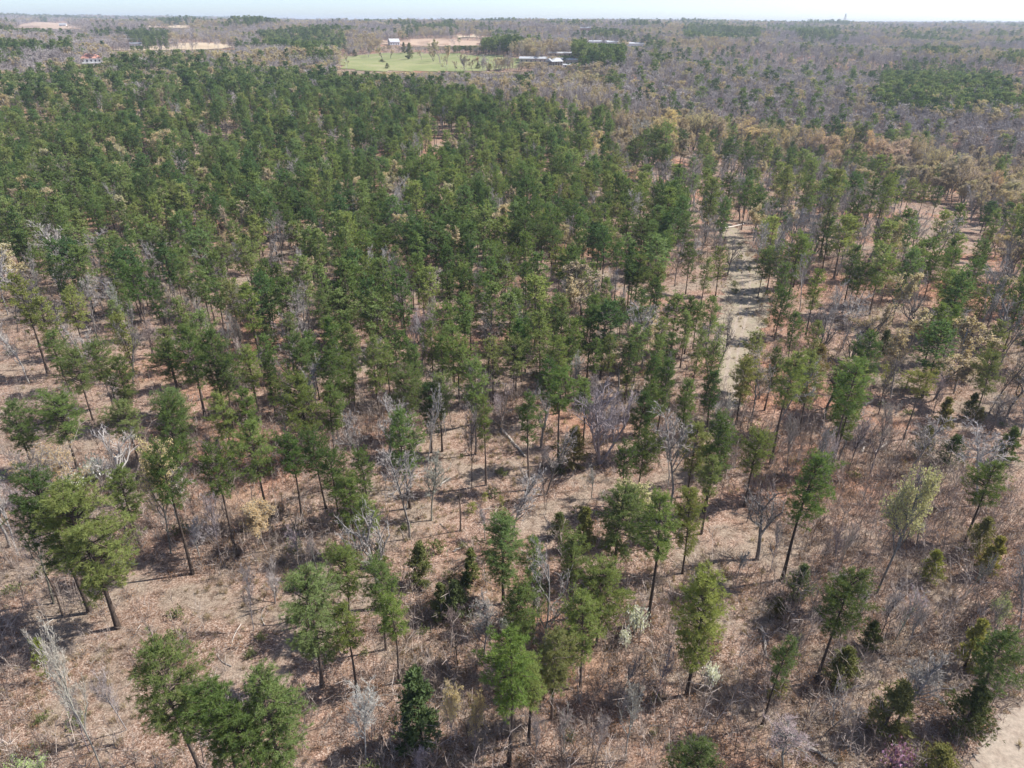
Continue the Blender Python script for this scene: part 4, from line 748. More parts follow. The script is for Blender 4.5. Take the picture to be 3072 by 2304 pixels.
('p',-77.64,140.77,0.00,14.22,3.28,0.42,2,'narrow dark green pine, second pine right of the ragged tiered pine'),
('p',8.12,123.69,0.00,10.65,2.96,0.42,0,'narrow mid-green pine, fourth pine in front of the white mid-forest tree'),
('b',-88.76,149.31,0.00,10.66,3.96,0.42,0,'slender grey bare tree, first bare tree beyond the ragged tiered pine'),
('p',-20.26,145.70,0.00,10.18,3.66,0.42,1,'short yellow-green pine, sixth pine in front of the pair of white bare trees'),
('p',1.76,113.98,0.00,11.10,3.90,0.42,2,'dark green pine, sixth pine in front of the white mid-forest tree'),
('b',-79.91,146.58,0.00,10.51,4.04,0.42,0,'slender grey bare tree, first bare tree right of the ragged tiered pine'),
('p',-60.94,141.61,0.00,10.05,2.64,0.42,1,'short narrow yellow-green pine, fourth pine in front of the straw-yellow tree'),
('b',12.76,121.58,0.00,9.23,3.74,0.42,0,'grey bare tree, second bare tree in front of the white mid-forest tree'),
('b',-40.92,148.08,0.00,7.15,3.79,0.42,1,'low pale bare tree, fifth bare tree in front of the pair of white bare trees'),
('b',-36.78,117.08,0.00,11.20,4.91,0.42,0,'grey bare tree, second bare tree beyond the bare red-brown patch'),
('b',8.90,114.82,0.00,7.11,4.30,0.42,1,'low pale bare tree, fourth bare tree in front of the white mid-forest tree'),
('p',-34.90,102.17,0.00,14.03,3.96,0.42,0,'mid-green pine, first pine beyond the bare red-brown patch'),
('p',-42.79,106.24,0.00,12.11,3.09,0.42,2,'narrow dark green pine, second pine left of the bare red-brown patch'),
('b',-40.67,144.92,0.00,7.81,4.75,0.42,1,'low pale bare tree, sixth bare tree in front of the pair of white bare trees'),
('p',-30.21,146.14,0.00,12.72,3.70,0.42,2,'dark green pine, fifth pine in front of the pair of white bare trees'),
('p',19.24,87.79,0.00,11.00,3.44,0.42,2,'dark green pine, first pine right of the many-trunked pale tree'),
('p',2.98,138.91,0.00,14.57,3.42,0.42,0,'mid-green pine, first pine beyond the white mid-forest tree'),
('p',24.01,95.93,0.00,13.23,2.86,0.42,0,'narrow mid-green pine, third pine right of the many-trunked pale tree'),
('p',-74.50,119.45,0.00,13.32,2.99,0.42,0,'narrow mid-green pine, second pine in front of the ragged tiered pine'),
('b',15.34,91.89,0.00,7.56,2.64,0.42,1,'low slender pale bare tree, first bare tree right of the many-trunked pale tree'),
('b',6.00,132.16,0.00,8.13,4.71,0.42,1,'pale bare tree, first bare tree in front of the white mid-forest tree'),
('p',-32.54,113.54,0.00,12.32,2.99,0.42,1,'narrow yellow-green pine, sixth pine beyond the bare red-brown patch'),
('p',23.47,101.72,0.00,10.73,2.75,0.42,2,'narrow dark green pine, third pine beyond the many-trunked pale tree'),
('b',-25.12,112.95,0.00,10.11,3.10,0.42,0,'slender grey bare tree, second bare tree right of the bare red-brown patch'),
('b',11.06,107.92,0.00,9.25,4.33,0.42,1,'pale bare tree, second bare tree beyond the many-trunked pale tree'),
('p',14.09,114.23,0.00,14.87,2.90,0.42,0,'narrow mid-green pine, seventh pine right of the white mid-forest tree'),
('b',-55.53,107.07,0.00,11.95,3.87,0.42,0,'slender grey bare tree, third bare tree in front of the ragged tiered pine'),
('p',10.68,111.13,0.00,13.48,3.37,0.42,0,'mid-green pine, eleventh pine in front of the white mid-forest tree'),
('p',-84.28,137.78,0.00,10.36,3.51,0.42,1,'short yellow-green pine, first pine left of the ragged tiered pine'),
('b',-10.32,99.40,0.00,8.41,3.11,0.42,0,'slender grey bare tree, second bare tree left of the long fallen trunk'),
('b',13.25,101.64,0.00,8.18,2.83,0.42,0,'slender grey bare tree, first bare tree beyond the many-trunked pale tree'),
('p',30.68,137.38,0.00,11.95,2.88,0.42,0,'narrow mid-green pine, fifth pine left of the grass track'),
('p',-79.61,132.00,0.00,10.84,2.69,0.42,0,'narrow mid-green pine, first pine in front of the ragged tiered pine'),
('p',-76.20,147.83,0.00,14.13,3.70,0.42,2,'dark green pine, third pine right of the ragged tiered pine'),
('p',-31.82,141.85,0.00,14.81,3.58,0.42,1,'yellow-green pine, seventh pine in front of the pair of white bare trees'),
('p',28.18,111.14,0.00,11.06,2.95,0.42,2,'narrow dark green pine, fourth pine left of the lower end of the track'),
('p',-3.34,105.24,0.00,12.10,3.83,0.42,1,'yellow-green pine, third pine beyond the long fallen trunk'),
('p',5.52,120.37,0.00,12.92,3.10,0.42,1,'narrow yellow-green pine, second pine in front of the white mid-forest tree'),
('o',-73.4,747.1,23.06,21.26,23.15,.5,0,'broadest round meadow tree with tan buds at the end of the row'),
('o',-83.3,778.2,23.04,15.42,10.32,.5,0,'slim tan tree beside the broadest meadow tree'),
('o',-65.4,734.6,23.12,15.17,8.46,.5,0,'small tan tree in front of the broadest meadow tree'),
('o',-100.0,817.3,22.74,9.73,9.39,.5,0,'thin tan meadow tree third from the broad one'),
('o',-136.6,783.6,21.86,15.23,13.87,.5,0,'tan tree with a dark bush at its foot on the meadow'),
('o',-143.5,878.1,20.82,11.14,11.63,.5,0,'tan meadow tree next to the one with the dark bush'),
('c',-117.2,845.1,22.08,15.70,8.21,.5,0,'dark pointed evergreen on the meadow beside bare trees'),
('c',-136.9,942.3,24.42,11.87,5.80,.5,0,'dark evergreen behind the pointed meadow cedar'),
('o',-179.4,932.4,20.11,11.80,13.98,.5,0,'pinkish round tree at the near meadow margin'),
('c',-200.7,952.1,19.92,7.55,8.40,.5,0,'dark round cedar at the meadow corner'),
('c',-133.2,760.2,22.69,3.04,8.07,.5,0,'dark bush under the tan meadow tree'),
('c',-111.8,662.7,22.70,4.27,4.71,.5,0,'small green bush at the front of the meadow'),
('c',-32.9,686.6,21.83,4.42,6.10,.5,0,'dark bush at the foot of the yellowish meadow-end tree'),
('o',-31.1,686.6,21.83,10.45,10.37,.5,0,'yellowish tree at the bare end of the meadow'),
('c',-21.6,676.4,20.81,5.45,6.01,.5,0,'dark scrub cedar by the rough ground beyond the meadow'),
('b',-5.4,682.6,21.65,8.22,6.06,.5,0,'thin bare tree by the rough ground beyond the meadow')]
LOGS = [
(-1.89,96.80,2.10,88.67,0.45,0.6,'long fallen tree trunk lying on the leaf litter below a bare tree'),
(28.16,54.91,27.35,50.82,0.4,0.3,'fallen brown log pointing away on bare ground beside two young cedars'),
(39.30,62.80,42.16,63.28,0.35,1.0,'bleached white log lying behind the leaning twin-trunked pine'),
(38.97,52.68,40.21,50.36,0.45,0.1,'dark fallen log in the shade under the small olive cedar'),
(27.83,40.58,30.06,38.75,0.4,0.2,'dark broken limb lying under the gnarled pale tree'),
(-10.41,80.94,-9.03,83.01,0.3,0.2,'dark dead trunk leaning beside the wide bare tree in the clearing'),
(68.87,224.80,78.85,231.89,0.5,1.0,'long bleached log across the top end of the grass track'),
(55.37,90.39,57.36,93.01,0.45,0.9,'short pale log lying among the grey dead trunks'),
(57.49,90.41,61.02,93.35,0.4,0.9,'pale broken log slanting on the litter under a leaning bare tree'),
(-7.29,67.07,-5.95,68.09,0.25,0.9,'thin white stick on open litter behind a dark young cedar'),
(76.73,147.36,84.26,153.78,0.4,0.7,'grey fallen trunk with broken limbs amid pines beside the track'),
(-49.00,64.63,-46.14,64.30,0.3,0.9,'curved white dead branch on the ground beside the largest pine')]
TRACK = [(72.8, 237.0, 2.14), (71.4, 220.3, 2.62), (69.0, 204.7, 2.73), (66.3, 192.9, 2.97), (63.9, 180.8, 3.33), (60.3, 167.3, 3.94), (56.4, 155.5, 4.25), (52.4, 145.0, 4.22), (48.7, 135.6, 3.72), (45.5, 127.1, 2.62), (43.0, 119.5, 2.12), (40.7, 112.5, 1.78), (38.0, 103.8, 1.45)]
ROAD = [(52.1, 46.5), (46.8, 42.8), (43.5, 40.4), (41.0, 37.9), (43.6, 35.9), (51.8, 35.9), (59.4, 46.0)]
FIELDS = [('green_meadow', 'meadow', [(-220.9, 949.8), (-189.0, 970.9), (-154.3, 968.6), (-73.6, 870.9), (-33.0, 812.7), (6.0, 763.2), (16.7, 712.7), (5.5, 687.7), (-18.6, 676.5), (-70.8, 657.7), (-120.9, 643.8), (-152.8, 652.7)]), ('tan_field', 'tan_field', [(-574.1, 1078.8), (-520.6, 1067.0), (-488.5, 1091.1), (-489.6, 1139.1), (-466.7, 1208.9), (-383.5, 1038.9), (-364.7, 974.9), (-390.9, 944.0), (-528.0, 991.0)]), ('clay_field', 'clay_field', [(-200.4, 1169.5), (-181.5, 1331.4), (-121.1, 1307.0), (-56.1, 1255.1), (-53.4, 1190.7), (-111.0, 1194.2), (-179.6, 1073.8)]), ('hill_field', 'clay_field', [(-1728.8, 2664.2), (-1748.7, 2773.3), (-1867.1, 3215.8), (-1161.2, 2057.9), (-991.5, 1702.0), (-1003.4, 1559.4)]), ('far_tan_field', 'tan_field', [(-1055.6, 2211.8), (-785.4, 1856.0), (-741.4, 1749.3), (-878.0, 1853.6)]), ('tan_strip', 'tan_field', [(-119.7, 1550.1), (-47.3, 1499.8), (-44.5, 1410.1), (-99.4, 1321.9)])]
ZONES = [([(-150.4, 201.5), (-113.1, 186.7), (-50.5, 125.5), (-34.1, 122.2), (9.3, 107.1), (32.4, 113.4), (46.9, 101.0), (79.7, 95.4), (93.1, 84.9), (47.1, 30.5), (-47.9, 29.8), (-167.4, 165.5)], 0.0, 0.0, 0.36), ([(46.7, 324.8), (111.8, 397.1), (184.3, 414.0), (221.9, 247.2), (92.4, 90.0), (46.9, 101.0), (32.4, 113.4), (51.1, 207.0)], 0.28, 0.12, 0.55), ([(-182.9, 218.9), (-245.1, 348.2), (-214.8, 409.6), (-210.3, 499.4), (-199.8, 576.0), (-134.0, 555.3), (-78.6, 514.1), (-8.3, 444.3), (53.2, 404.3), (41.8, 287.1), (51.1, 207.0), (43.9, 170.3), (11.7, 143.1), (-43.5, 162.4), (-95.1, 187.2), (-149.0, 185.8)], 0.78, 0.1, 0.85), ([(-157.9, 185.6), (-95.1, 187.2), (-43.5, 162.4), (11.7, 143.1), (43.9, 170.3), (32.4, 113.4), (9.3, 107.1), (-34.1, 122.2), (-50.5, 125.5), (-88.7, 141.1), (-124.0, 140.4)], 0.58, 0.07, 0.8), ([(-380.4, 461.7), (-333.9, 485.9), (-310.0, 512.5), (-303.5, 592.3), (-274.3, 634.3), (-199.8, 576.0), (-210.3, 499.4), (-214.8, 409.6), (-245.1, 348.2), (-241.7, 281.9)], 0.52, 0.26, 0.85), ([(-276.4, 639.3), (-204.5, 624.8), (-139.0, 578.0), (-108.2, 549.4), (4.6, 573.3), (77.8, 564.9), (55.6, 408.5), (-8.4, 447.6), (-79.1, 518.0), (-134.6, 558.0), (-200.8, 579.3)], 0.04, 0.4, 0.95), ([(55.3, 421.3), (95.9, 460.1), (145.2, 484.2), (186.7, 475.9), (227.0, 424.4), (257.0, 357.1), (254.2, 285.8), (183.6, 201.8), (177.5, 240.6), (175.3, 320.0), (162.5, 406.6), (98.8, 382.1), (47.7, 332.6)], 0.05, 0.7, 1.0), ([(80.5, 586.5), (148.9, 598.2), (243.9, 509.6), (319.1, 458.4), (345.8, 404.9), (254.2, 285.8), (257.0, 357.1), (227.0, 424.4), (186.7, 475.9), (145.2, 484.2), (95.9, 460.1), (57.5, 423.4)], 0.08, 0.14, 1.0), ([(135.9, 919.4), (647.2, 1352.6), (418.2, 860.2), (248.1, 508.7), (148.2, 595.2), (80.3, 585.0)], 0.07, 0.15, 1.0), ([(424.1, 873.9), (471.1, 878.9), (475.6, 822.3), (497.8, 769.6), (341.8, 503.0), (287.3, 464.9), (282.1, 503.8), (261.2, 522.1)], 0.66, 0.12, 1.0), ([(123.4, 450.2), (178.7, 452.9), (207.2, 441.9), (240.4, 413.0), (236.1, 404.3), (202.5, 430.5), (175.0, 442.1), (120.7, 439.4)], 0.8, 0.1, 1.0), ([(39.3, 732.7), (135.9, 919.4), (94.5, 652.8), (55.6, 634.9)], 0.97, 0, 1.0), ([(-435.9, 1299.6), (-244.7, 1098.7), (-207.1, 931.5), (-178.5, 663.8), (-291.0, 896.1)], 0.75, 0.15, 1.0), ([(-613.7, 1209.8), (-547.2, 1208.1), (-404.2, 894.9), (-441.4, 867.6)], 0.9, 0.05, 1.0), ([(376.5, 1716.2), (663.8, 2111.8), (483.2, 1507.6), (261.6, 1162.2)], 0.85, 0.05, 1.0), ([(699.7, 2001.6), (798.2, 1927.4), (596.0, 1415.6), (534.2, 1430.5)], 0.8, 0.05, 1.0)]
OPEN = [[(71.4, 238.3), (76.5, 239.5), (69.0, 196.2), (60.3, 157.8), (52.4, 137.4), (40.5, 106.2), (38.4, 106.2), (47.3, 137.3), (61.5, 183.6)], [(52.1, 46.5), (46.8, 42.8), (43.5, 40.4), (41.0, 37.9), (43.6, 35.9), (51.8, 35.9), (59.4, 46.0)], [(145.7, 271.6), (186.0, 280.6), (146.2, 205.4), (117.9, 184.7), (119.5, 218.6)]]
SIGHT = [(-13.38, 1.54, 662.0, 0.05964), (-28.25, -20.06, 1022.0, 0.033), (-9.92, -2.36, 1192.0, 0.02848), (-33.18, -29.23, 1970.0, 0.00978), (-25.71, -22.74, 1900.0, 0.00889), (-4.62, -1.61, 1326.0, 0.01925), (-29.95, -28.62, 705, 0.04728), (-26.86, -26.04, 1224, 0.02777), (-27.07, -26.72, 1257, 0.02709), (-9.37, -8.56, 1076, 0.02707), (0.33, 2.6, 716, 0.04682), (2.5, 3.59, 686, 0.05122), (3.01, 4.99, 698, 0.0484), (3.69, 4.43, 679, 0.05341), (2.51, 4.44, 776, 0.03951), (5.46, 7.14, 1270, 0.02532), (6.87, 7.87, 1249, 0.02593), (8.29, 9.85, 1207, 0.02756), (4.77, 5.76, 1654, 0.01004), (-30.58, -30.16, 2387, 0.00691)]
BRUSHY = [([(39.5, 96.1), (75.6, 96.6), (73.3, 78.6), (47.0, 38.8), (21.9, 38.6)], 2.6), ([(-18.6, 49.4), (27.1, 49.7), (23.4, 38.6), (-16.0, 38.4)], 2.2), ([(-57.1, 64.0), (-21.4, 61.4), (-20.6, 38.5), (-41.7, 38.3)], 0.45), ([(-21.7, 84.1), (8.3, 84.5), (7.2, 68.2), (-18.6, 68.0)], 0.5)]
HOUSES = [(-347.4, 619.5, 0.45, 15, 9, 6.2, 3.2, 'white_wall', 'red_roof', 'white two-storey house with a salmon red roof amid the far trees', {'hip': 0.9, 'nwin': 5, 'storeys': 2, 'porch': True}), (-547.3, 1100.4, 0.1, 16, 9, 3.2, 2.4, 'white_wall', 'dark_roof', 'low white house with a dark roof beside the tan field', {}), (-571.1, 1125.8, 0.1, 7, 6, 2.6, 1.5, 'white_wall', 'grey_roof', 'small white shed beside the dark-roofed white house', {'name': 'shed', 'cat': 'shed', 'nwin': 2}), (-168.4, 1067.3, 0.5, 14, 9, 4.0, 4.0, 'white_wall', 'grey_roof', 'white gabled farmhouse behind the meadow trees', {}), (18.5, 720.3, -0.05, 26, 9, 3.4, 1.6, 'tan_wall', 'grey_roof', 'long grey-roofed barn at the meadow end', {'name': 'barn', 'cat': 'barn', 'nwin': 6}), (36.7, 690.2, 0.6, 12, 10, 4.2, 2.4, 'white_wall', 'grey_roof', 'white gabled barn with its dark open front', {'name': 'barn', 'cat': 'barn', 'nwin': 3, 'open_side': True}), (49.0, 701.0, -0.1, 22, 10, 3.6, 1.6, 'tan_wall', 'grey_roof', 'grey metal shed between the barns and the dark pines', {'name': 'shed', 'cat': 'shed', 'nwin': 5}), (48.5, 682.4, 0.1, 8, 4, 2.6, 0.9, 'white_wall', 'grey_roof', 'small white outbuilding in front of the grey metal shed', {'name': 'shed', 'cat': 'shed', 'nwin': 2}), (47.3, 779.8, 0.0, 24, 8, 3.0, 1.2, 'tan_wall', 'grey_roof', 'long pale roof in front of the dark pine row', {'name': 'shed', 'cat': 'shed', 'nwin': 5}), (140.0, 1267.3, 0.05, 34, 14, 5.0, 1.6, 'white_wall', 'grey_roof', 'long white poultry house behind the dark pine row', {'name': 'poultry_house', 'cat': 'farm building', 'nwin': 7}), (160.8, 1243.9, 0.05, 20, 12, 5.0, 1.6, 'white_wall', 'grey_roof', 'shorter white farm building beyond the pine row end', {'name': 'farm_building', 'cat': 'farm building', 'nwin': 4}), (191.1, 1196.8, 0.05, 30, 14, 5.0, 1.8, 'white_wall', 'grey_roof', 'pale wide farm building standing alone past the pine row', {'name': 'farm_building', 'cat': 'farm building', 'nwin': 6}), (152.2, 1652.4, 0.2, 26, 12, 6.0, 3.0, 'brick_wall', 'dark_roof', 'brick red building on the far wooded slope', {'nwin': 5, 'storeys': 2}), (-1209.1, 2063.4, 0.2, 16, 9, 3.5, 3.0, 'white_wall', 'grey_roof', 'white farmhouse on the distant hill field', {})]
POLES = [(-349.5, 977.4, 17, 0.9, 'tall wooden power pole at the end of the tan field'), (-544.5, 1039.6, 14, 0.9, 'wooden power pole beside the low white house')]
CABLES = [((-350.18, 976.54, 43.18), (-545.18, 1038.74, 37.49), 3.0, 'nearer power line strung over the tan field'), ((-349.5, 977.4, 43.18), (-544.5, 1039.6, 37.49), 3.0, 'middle power line strung over the tan field'), ((-348.82, 978.26, 43.18), (-543.82, 1040.46, 37.49), 3.0, 'farther power line strung over the tan field')]
TOWER = (1250., 2930., 46.)
HAZE = 1.3e-4

tr = ribbon('grass_track', TRACK, M['track'], .05, wscale=1.3); tr['label'] = 'straw-coloured grass track through the pines'
for s in (-1, 1):
    ribbon('wheel_rut', [(x, y, .3) for x, y, w in TRACK], M['rut'], .07, off=.85*s, wob=.12, seed=3+s)
rd_ = draped('dirt_road', ROAD, M['rut'], .05, .7); rd_['label'] = 'pale dirt road cutting the corner of the wood'
for nm, key, poly in FIELDS: draped(nm, poly, M[key], .35, 7.0)
# ------------------------------------------------------------------ tree kits
def norm(a): return a/(np.linalg.norm(a, axis=-1, keepdims=True)+1e-9)
def blades(P, D, M_, ln, wd, g, spread=.9, droop=0.0, out=None):
    """N tufts -> triangles, M_ per tuft, tips spread round direction D"""
    N = len(P); d = norm(D[:, None, :]+spread*g.normal(size=(N, M_, 3))); d[..., 2] -= droop; d = norm(d)
    L_ = ln*g.uniform(.7, 1.2, (N, M_, 1)); side = norm(np.cross(d, g.normal(size=(N, M_, 3)) if out is None else norm(out)[:, None, :]+.38*g.normal(size=(N, M_, 3))))*(wd*g.uniform(.7, 1.3, (N, M_, 1)))
    b = P[:, None, :]+g.normal(size=(N, M_, 3))*ln*.12
    V = np.stack([b-side+d*L_*.35, b+d*L_, b+side+d*L_*.35, b], 2).reshape(-1, 3)
    n = N*M_; F = np.arange(n*4).reshape(n, 4)
    return V, F
def multi_tube(tubes, sides):
    Vs, Q, T = [], [], []; b = 0
    for (P, r), n in zip(tubes, sides):
        V, F4, F3 = tube(P, r, n); Vs.append(V); Q.append(F4+b); T.append(F3+b); b += len(V)
    return np.vstack(Vs), np.vstack(Q), np.vstack(T)
def bent(h, r0, r1, g, n=8, amp=.02):
    t = np.linspace(0, 1, n); P = np.stack([np.zeros(n), np.zeros(n), t*h], -1); a = g.uniform(0, 6.28)
    w = amp*h*(np.sin(t*math.pi*g.uniform(.8, 1.6)+g.uniform(0, .5))-math.sin(0))*t
    P[:, 0] += w*math.cos(a); P[:, 1] += w*math.sin(a)
    r = r0+(r1-r0)*t; r[0] *= 1.35
    return P, r
def pine_geo(seed, h=15., R=2.2, cb=.5, whorl=.5, per=4, twig=.34, tufts=3, Mn=9, ln=.3, wd=.028, lod=0):
    g = np.random.default_rng(seed)
    TP, Tr = bent(h*.985, .165, .03, g, 9, .018); tubes = [(TP, Tr)]; sides = [7 if lod == 0 else 5]
    P, D = [], []
    crown = (1-cb)*h; nw = max(4, int(crown/whorl)); lob = g.uniform(0, 6.28)
    for k in range(nw):
        u = (k+g.uniform(0, .9))/nw; z = h*cb+u*crown
        prof = math.sqrt(max(0.05, 1-((u-.5)/.535)**2)) if u > .5 else .52+.48*(u/.5)
        n = per if u < .93 else per+1
        if u < .12: n = max(1, per-2)
        a0 = g.uniform(0, 6.28)
        for b in range(n):
            az = a0+b*6.283/n+g.normal()*.35
            L_ = R*prof*g.uniform(.5, 1.2)*(1+.25*math.cos(az-lob))
            if g.uniform() < .1: continue
            el = -.12+1.05*u**1.7+g.normal()*.24
            base = np.array([np.interp(z, TP[:, 2], TP[:, 0]), np.interp(z, TP[:, 2], TP[:, 1]), z])
            d0 = np.array([math.cos(az)*math.cos(el), math.sin(az)*math.cos(el), math.sin(el)])
            s = np.linspace(0, 1, 4)[:, None]; bp = base+d0*L_*s; bp[:, 2] += (.16*L_)*(s[:, 0]**2)
            if lod < 2: tubes.append((bp, .012+np.linspace(1, .2, 4)*.02*L_)); sides.append(3)
            nt_ = max(2, int(L_*.75/twig)); lat = norm(np.cross(d0, [0, 0, 1.]))
            for q in range(nt_):
                f = .28+.72*(q+g.uniform(.2, 1))/nt_; p = base+d0*L_*f; p[2] += .16*L_*f*f
                sgn = (-1)**q; td = norm(d0*.75+lat*sgn*g.uniform(.3, 1.0)+np.array([0, 0, g.uniform(-.15, .95)]))
                tl = min(.85, .32*L_)*g.uniform(.6, 1.2)*(1.05-.4*f)
                for e in np.linspace(.35, 1, tufts): P.append(p+td*tl*e); D.append(td)
    P = np.array(P); D = np.array(D); P = P+g.normal(size=P.shape)*np.array([.10, .10, .17])
    V, F = blades(P, D, Mn, ln, wd, g, .85, out=P*np.array([1, 1, 0])+D*.25*R+np.array([0, 0, .55*R]))
    return multi_tube(tubes, sides), (V, F)
def cedar_geo(seed, h=6., R=1.6, n=900, Mn=6, ln=.26, wd=.035):
    g = np.random.default_rng(seed); TP, Tr = bent(h*.95, .1, .015, g, 6, .03)
    P, D = [], []; tubes = [(TP, Tr)]; sides = [5]
    nb = int(h*9)
    for b in range(nb):
        u = (b/nb)**.9; z = h*(.06+.9*u); az = g.uniform(0, 6.28)
        L_ = R*(1-u**1.5)**.8*(.45+.55*min(1, u/.14))*g.uniform(.55, 1.25)+.08
        el = .25+.7*u+g.normal()*.15; d = np.array([math.cos(az)*math.cos(el), math.sin(az)*math.cos(el), math.sin(el)]); base = np.array([0, 0, z-.25*L_])
        tubes.append((np.array([base, base+d*L_*.9]), np.array([.02, .005]))); sides.append(3)
        k = max(3, int(n/nb)); f = g.uniform(.3, 1.0, k)[:, None]
        P.append(base+d*L_*f+g.normal(size=(k, 3))*.11*R*.9); D.append(np.repeat((d*.8+np.array([0, 0, .5]))[None], k, 0))
    P = np.vstack(P); V, F = blades(P, np.vstack(D), Mn, ln, wd, g, .6, out=P*np.array([1, 1, 0])+np.array([0, 0, .5*R]))
    return multi_tube(tubes, sides), (V, F)
def bare_geo(seed, h=12., R=3.2, form='slim', twig_w=.014, dens=1.0, buds=0, bud_size=.09, lod=0):
    """trunk+limbs tubes, fine twigs as slivers, optional bud flakes"""
    g = np.random.default_rng(seed); tubes, sides, tw, tips = [], [], [], []
    def grow(p, d, L_, r, lev):
        n = 5 if lev < 2 else 3; P = [p]; q = d.copy()
        for i in range(n):
            q = norm(q+g.normal(size=3)*(.10 if lev == 0 else .22)+np.array([0, 0, .10 if lev else .05])); P.append(P[-1]+q*L_/n)
        P = np.array(P)
        if lev <= 2: tubes.append((P, np.linspace(r, r*(.45 if lev else .5), n+1))); sides.append((7, 5, 3)[lev] if lod == 0 else 3)
        else:
            tw.append((P[0], P[1], max(twig_w*1.6, r*.8))); tw.append((P[1], P[-1], twig_w*1.15))
        if lev == 4 or (lev == 3 and lod): tips.append(P[-1]); return
        nk = {0: (6 if form == 'spread' else 11), 1: 7, 2: 6, 3: 4}[lev]; nk = max(2, int(nk*dens*g.uniform(.8, 1.2)))
        lo = {0: .34 if form == 'spread' else .36, 1: .2, 2: .15, 3: .1}[lev]
        for k in range(nk):
            f = lo+(1-lo)*(k+g.uniform(0, 1))/nk; j = min(n-1, int(f*n)); pp = P[j]+(P[j+1]-P[j])*(f*n-j)
            ax = norm(P[j+1]-P[j]); side = norm(np.cross(ax, g.normal(size=3)))
            ang = g.uniform(.5, .95) if lev == 0 else g.uniform(.4, .95)
            if form == 'slim' and lev == 0: ang *= .75
            dd = norm(ax*math.cos(ang)+side*math.sin(ang)+np.array([0, 0, .12]))
            ll = {0: (.62 if form == 'spread' else .42)*L_*(1.15-.5*f if form != 'spread' else 1), 1: .5*L_*(1.2-.6*f), 2: .52*L_*(1.2-.5*f), 3: .55*L_}[lev]*g.uniform(.7, 1.15)
            grow(pp, dd, ll, max(.008, r*(.68 if lev == 0 else .58)*(1-.35*f)), lev+1)
        tips.append(P[-1])
    if form == 'spread':
        k = int(g.integers(1, 3)) if seed % 3 else 4
        for i in range(k):
            a = g.uniform(0, 6.28); t = .05 if k == 1 else .32
            grow(np.array([.12*math.cos(a), .12*math.sin(a), 0])*(k > 1), norm(np.array([math.cos(a)*t, math.sin(a)*t, 1.])), h*.62, .27 if k == 1 else .19, 0)
    else: grow(np.zeros(3), norm(np.array([g.normal()*.06, g.normal()*.06, 1.])), h*.85, .13, 0)
    # sliver twigs
    A = np.array([t[0] for t in tw]); B = np.array([t[1] for t in tw]); Wd = np.array([t[2] for t in tw])[:, None]
    s = norm(np.cross(B-A, norm(A-np.array([0, 0, h*.45]))+np.array([0, 0, .4])+.6*g.normal(size=A.shape)))*Wd*.5
    Vt = np.stack([A-s, A+s, B+s*.35, B-s*.35], 1).reshape(-1, 3); Ft = np.arange(len(Vt)).reshape(-1, 4)
    tips = np.array(tips); bud = None
    if buds:
        src = np.vstack([tips, B]); pick = src[g.integers(0, len(src), buds)]+g.normal(size=(buds, 3))*.12
        bud = blades(pick, g.normal(size=(buds, 3)), 1, bud_size, bud_size*.45, g, .9, out=norm(pick-np.array([0, 0, h*.45]))+np.array([0, 0, .5]))
    tb = multi_tube(tubes, sides)
    # normalise to h and R
    allp = np.vstack([tb[0], Vt]); zs = h/allp[:, 2].max(); rr = np.quantile(np.hypot(allp[:, 0], allp[:, 1]), .97); xs = R/rr
    S = np.array([xs, xs, zs])
    return (tb[0]*S, tb[1], tb[2]), (Vt*S, Ft), (None if bud is None else (bud[0]*S, bud[1]))
def join_geo(name, parts):
    """parts: list of (V, [faces...], mat) -> one mesh"""
    Vs, Fs, mi, mats = [], {3: [], 4: []}, {3: [], 4: []}, []; b = 0
    for V, fl, mat in parts:
        if mat not in mats: mats.append(mat)
        for f in fl:
            if len(f): Fs[f.shape[1]].append(f+b); mi[f.shape[1]].append(np.full(len(f), mats.index(mat)))
        Vs.append(V); b += len(V)
    F = [np.vstack(Fs[k]) for k in (3, 4) if Fs[k]]; m = np.concatenate([np.concatenate(mi[k]) for k in (3, 4) if mi[k]])
    return mesh_np(name, np.vstack(Vs), F, mats, m)
# ---- pine prototypes: (aspect R/h, crown base) -> (trunk mesh, crown mesh)
PINE_H = 15.0; PINES = []
for i, (R0, cb) in enumerate([(1.5, .35), (1.5, .55), (2.0, .25), (2.0, .42), (2.0, .58), (2.5, .3), (2.5, .5), (2.5, .68), (3.1, .28), (3.1, .45), (1.75, .48), (2.25, .38)]):
    for hi in (0, 1):
        tk, cr = pine_geo(100+i, PINE_H, R0, cb, whorl=.40 if hi else .5, per=5, twig=.21 if hi else .34, tufts=3, Mn=13 if hi else 6, ln=.29 if hi else .42, wd=.019 if hi else .046, lod=0 if hi else 1)
        PINES.append((R0, cb, hi, mesh_np('pine_trunk', tk[0], [tk[1], tk[2]], [M['bark_pine']], smooth=True), mesh_np('pine_crown', cr[0], cr[1], [M['needle']])))
CEDARS = []
for i, (h, R0) in enumerate([(6, 1.5), (6, 1.9), (6, 1.2), (6, 2.5)]):
    tk, cr = cedar_geo(300+i, h, R0, 1300); CEDARS.append((h, R0, mesh_np('cedar_trunk', tk[0], [tk[1], tk[2]], [M['bark_pine']]), mesh_np('cedar_crown', cr[0], cr[1], [M['cedar']])))
YOUNG = []
for i in range(3):
    tk, cr = pine_geo(400+i, 4., 1.1, .1, whorl=.32, per=4, twig=.2, tufts=2, Mn=8, ln=.28, wd=.02)
    tk = (tk[0]*np.array([.5, .5, 1]), tk[1], tk[2])
    YOUNG.append((4., 1.1, mesh_np('young_trunk', tk[0], [tk[1], tk[2]], [M['bark_pine']]), mesh_np('young_crown', cr[0], cr[1], [M['needle']])))
BARES = []
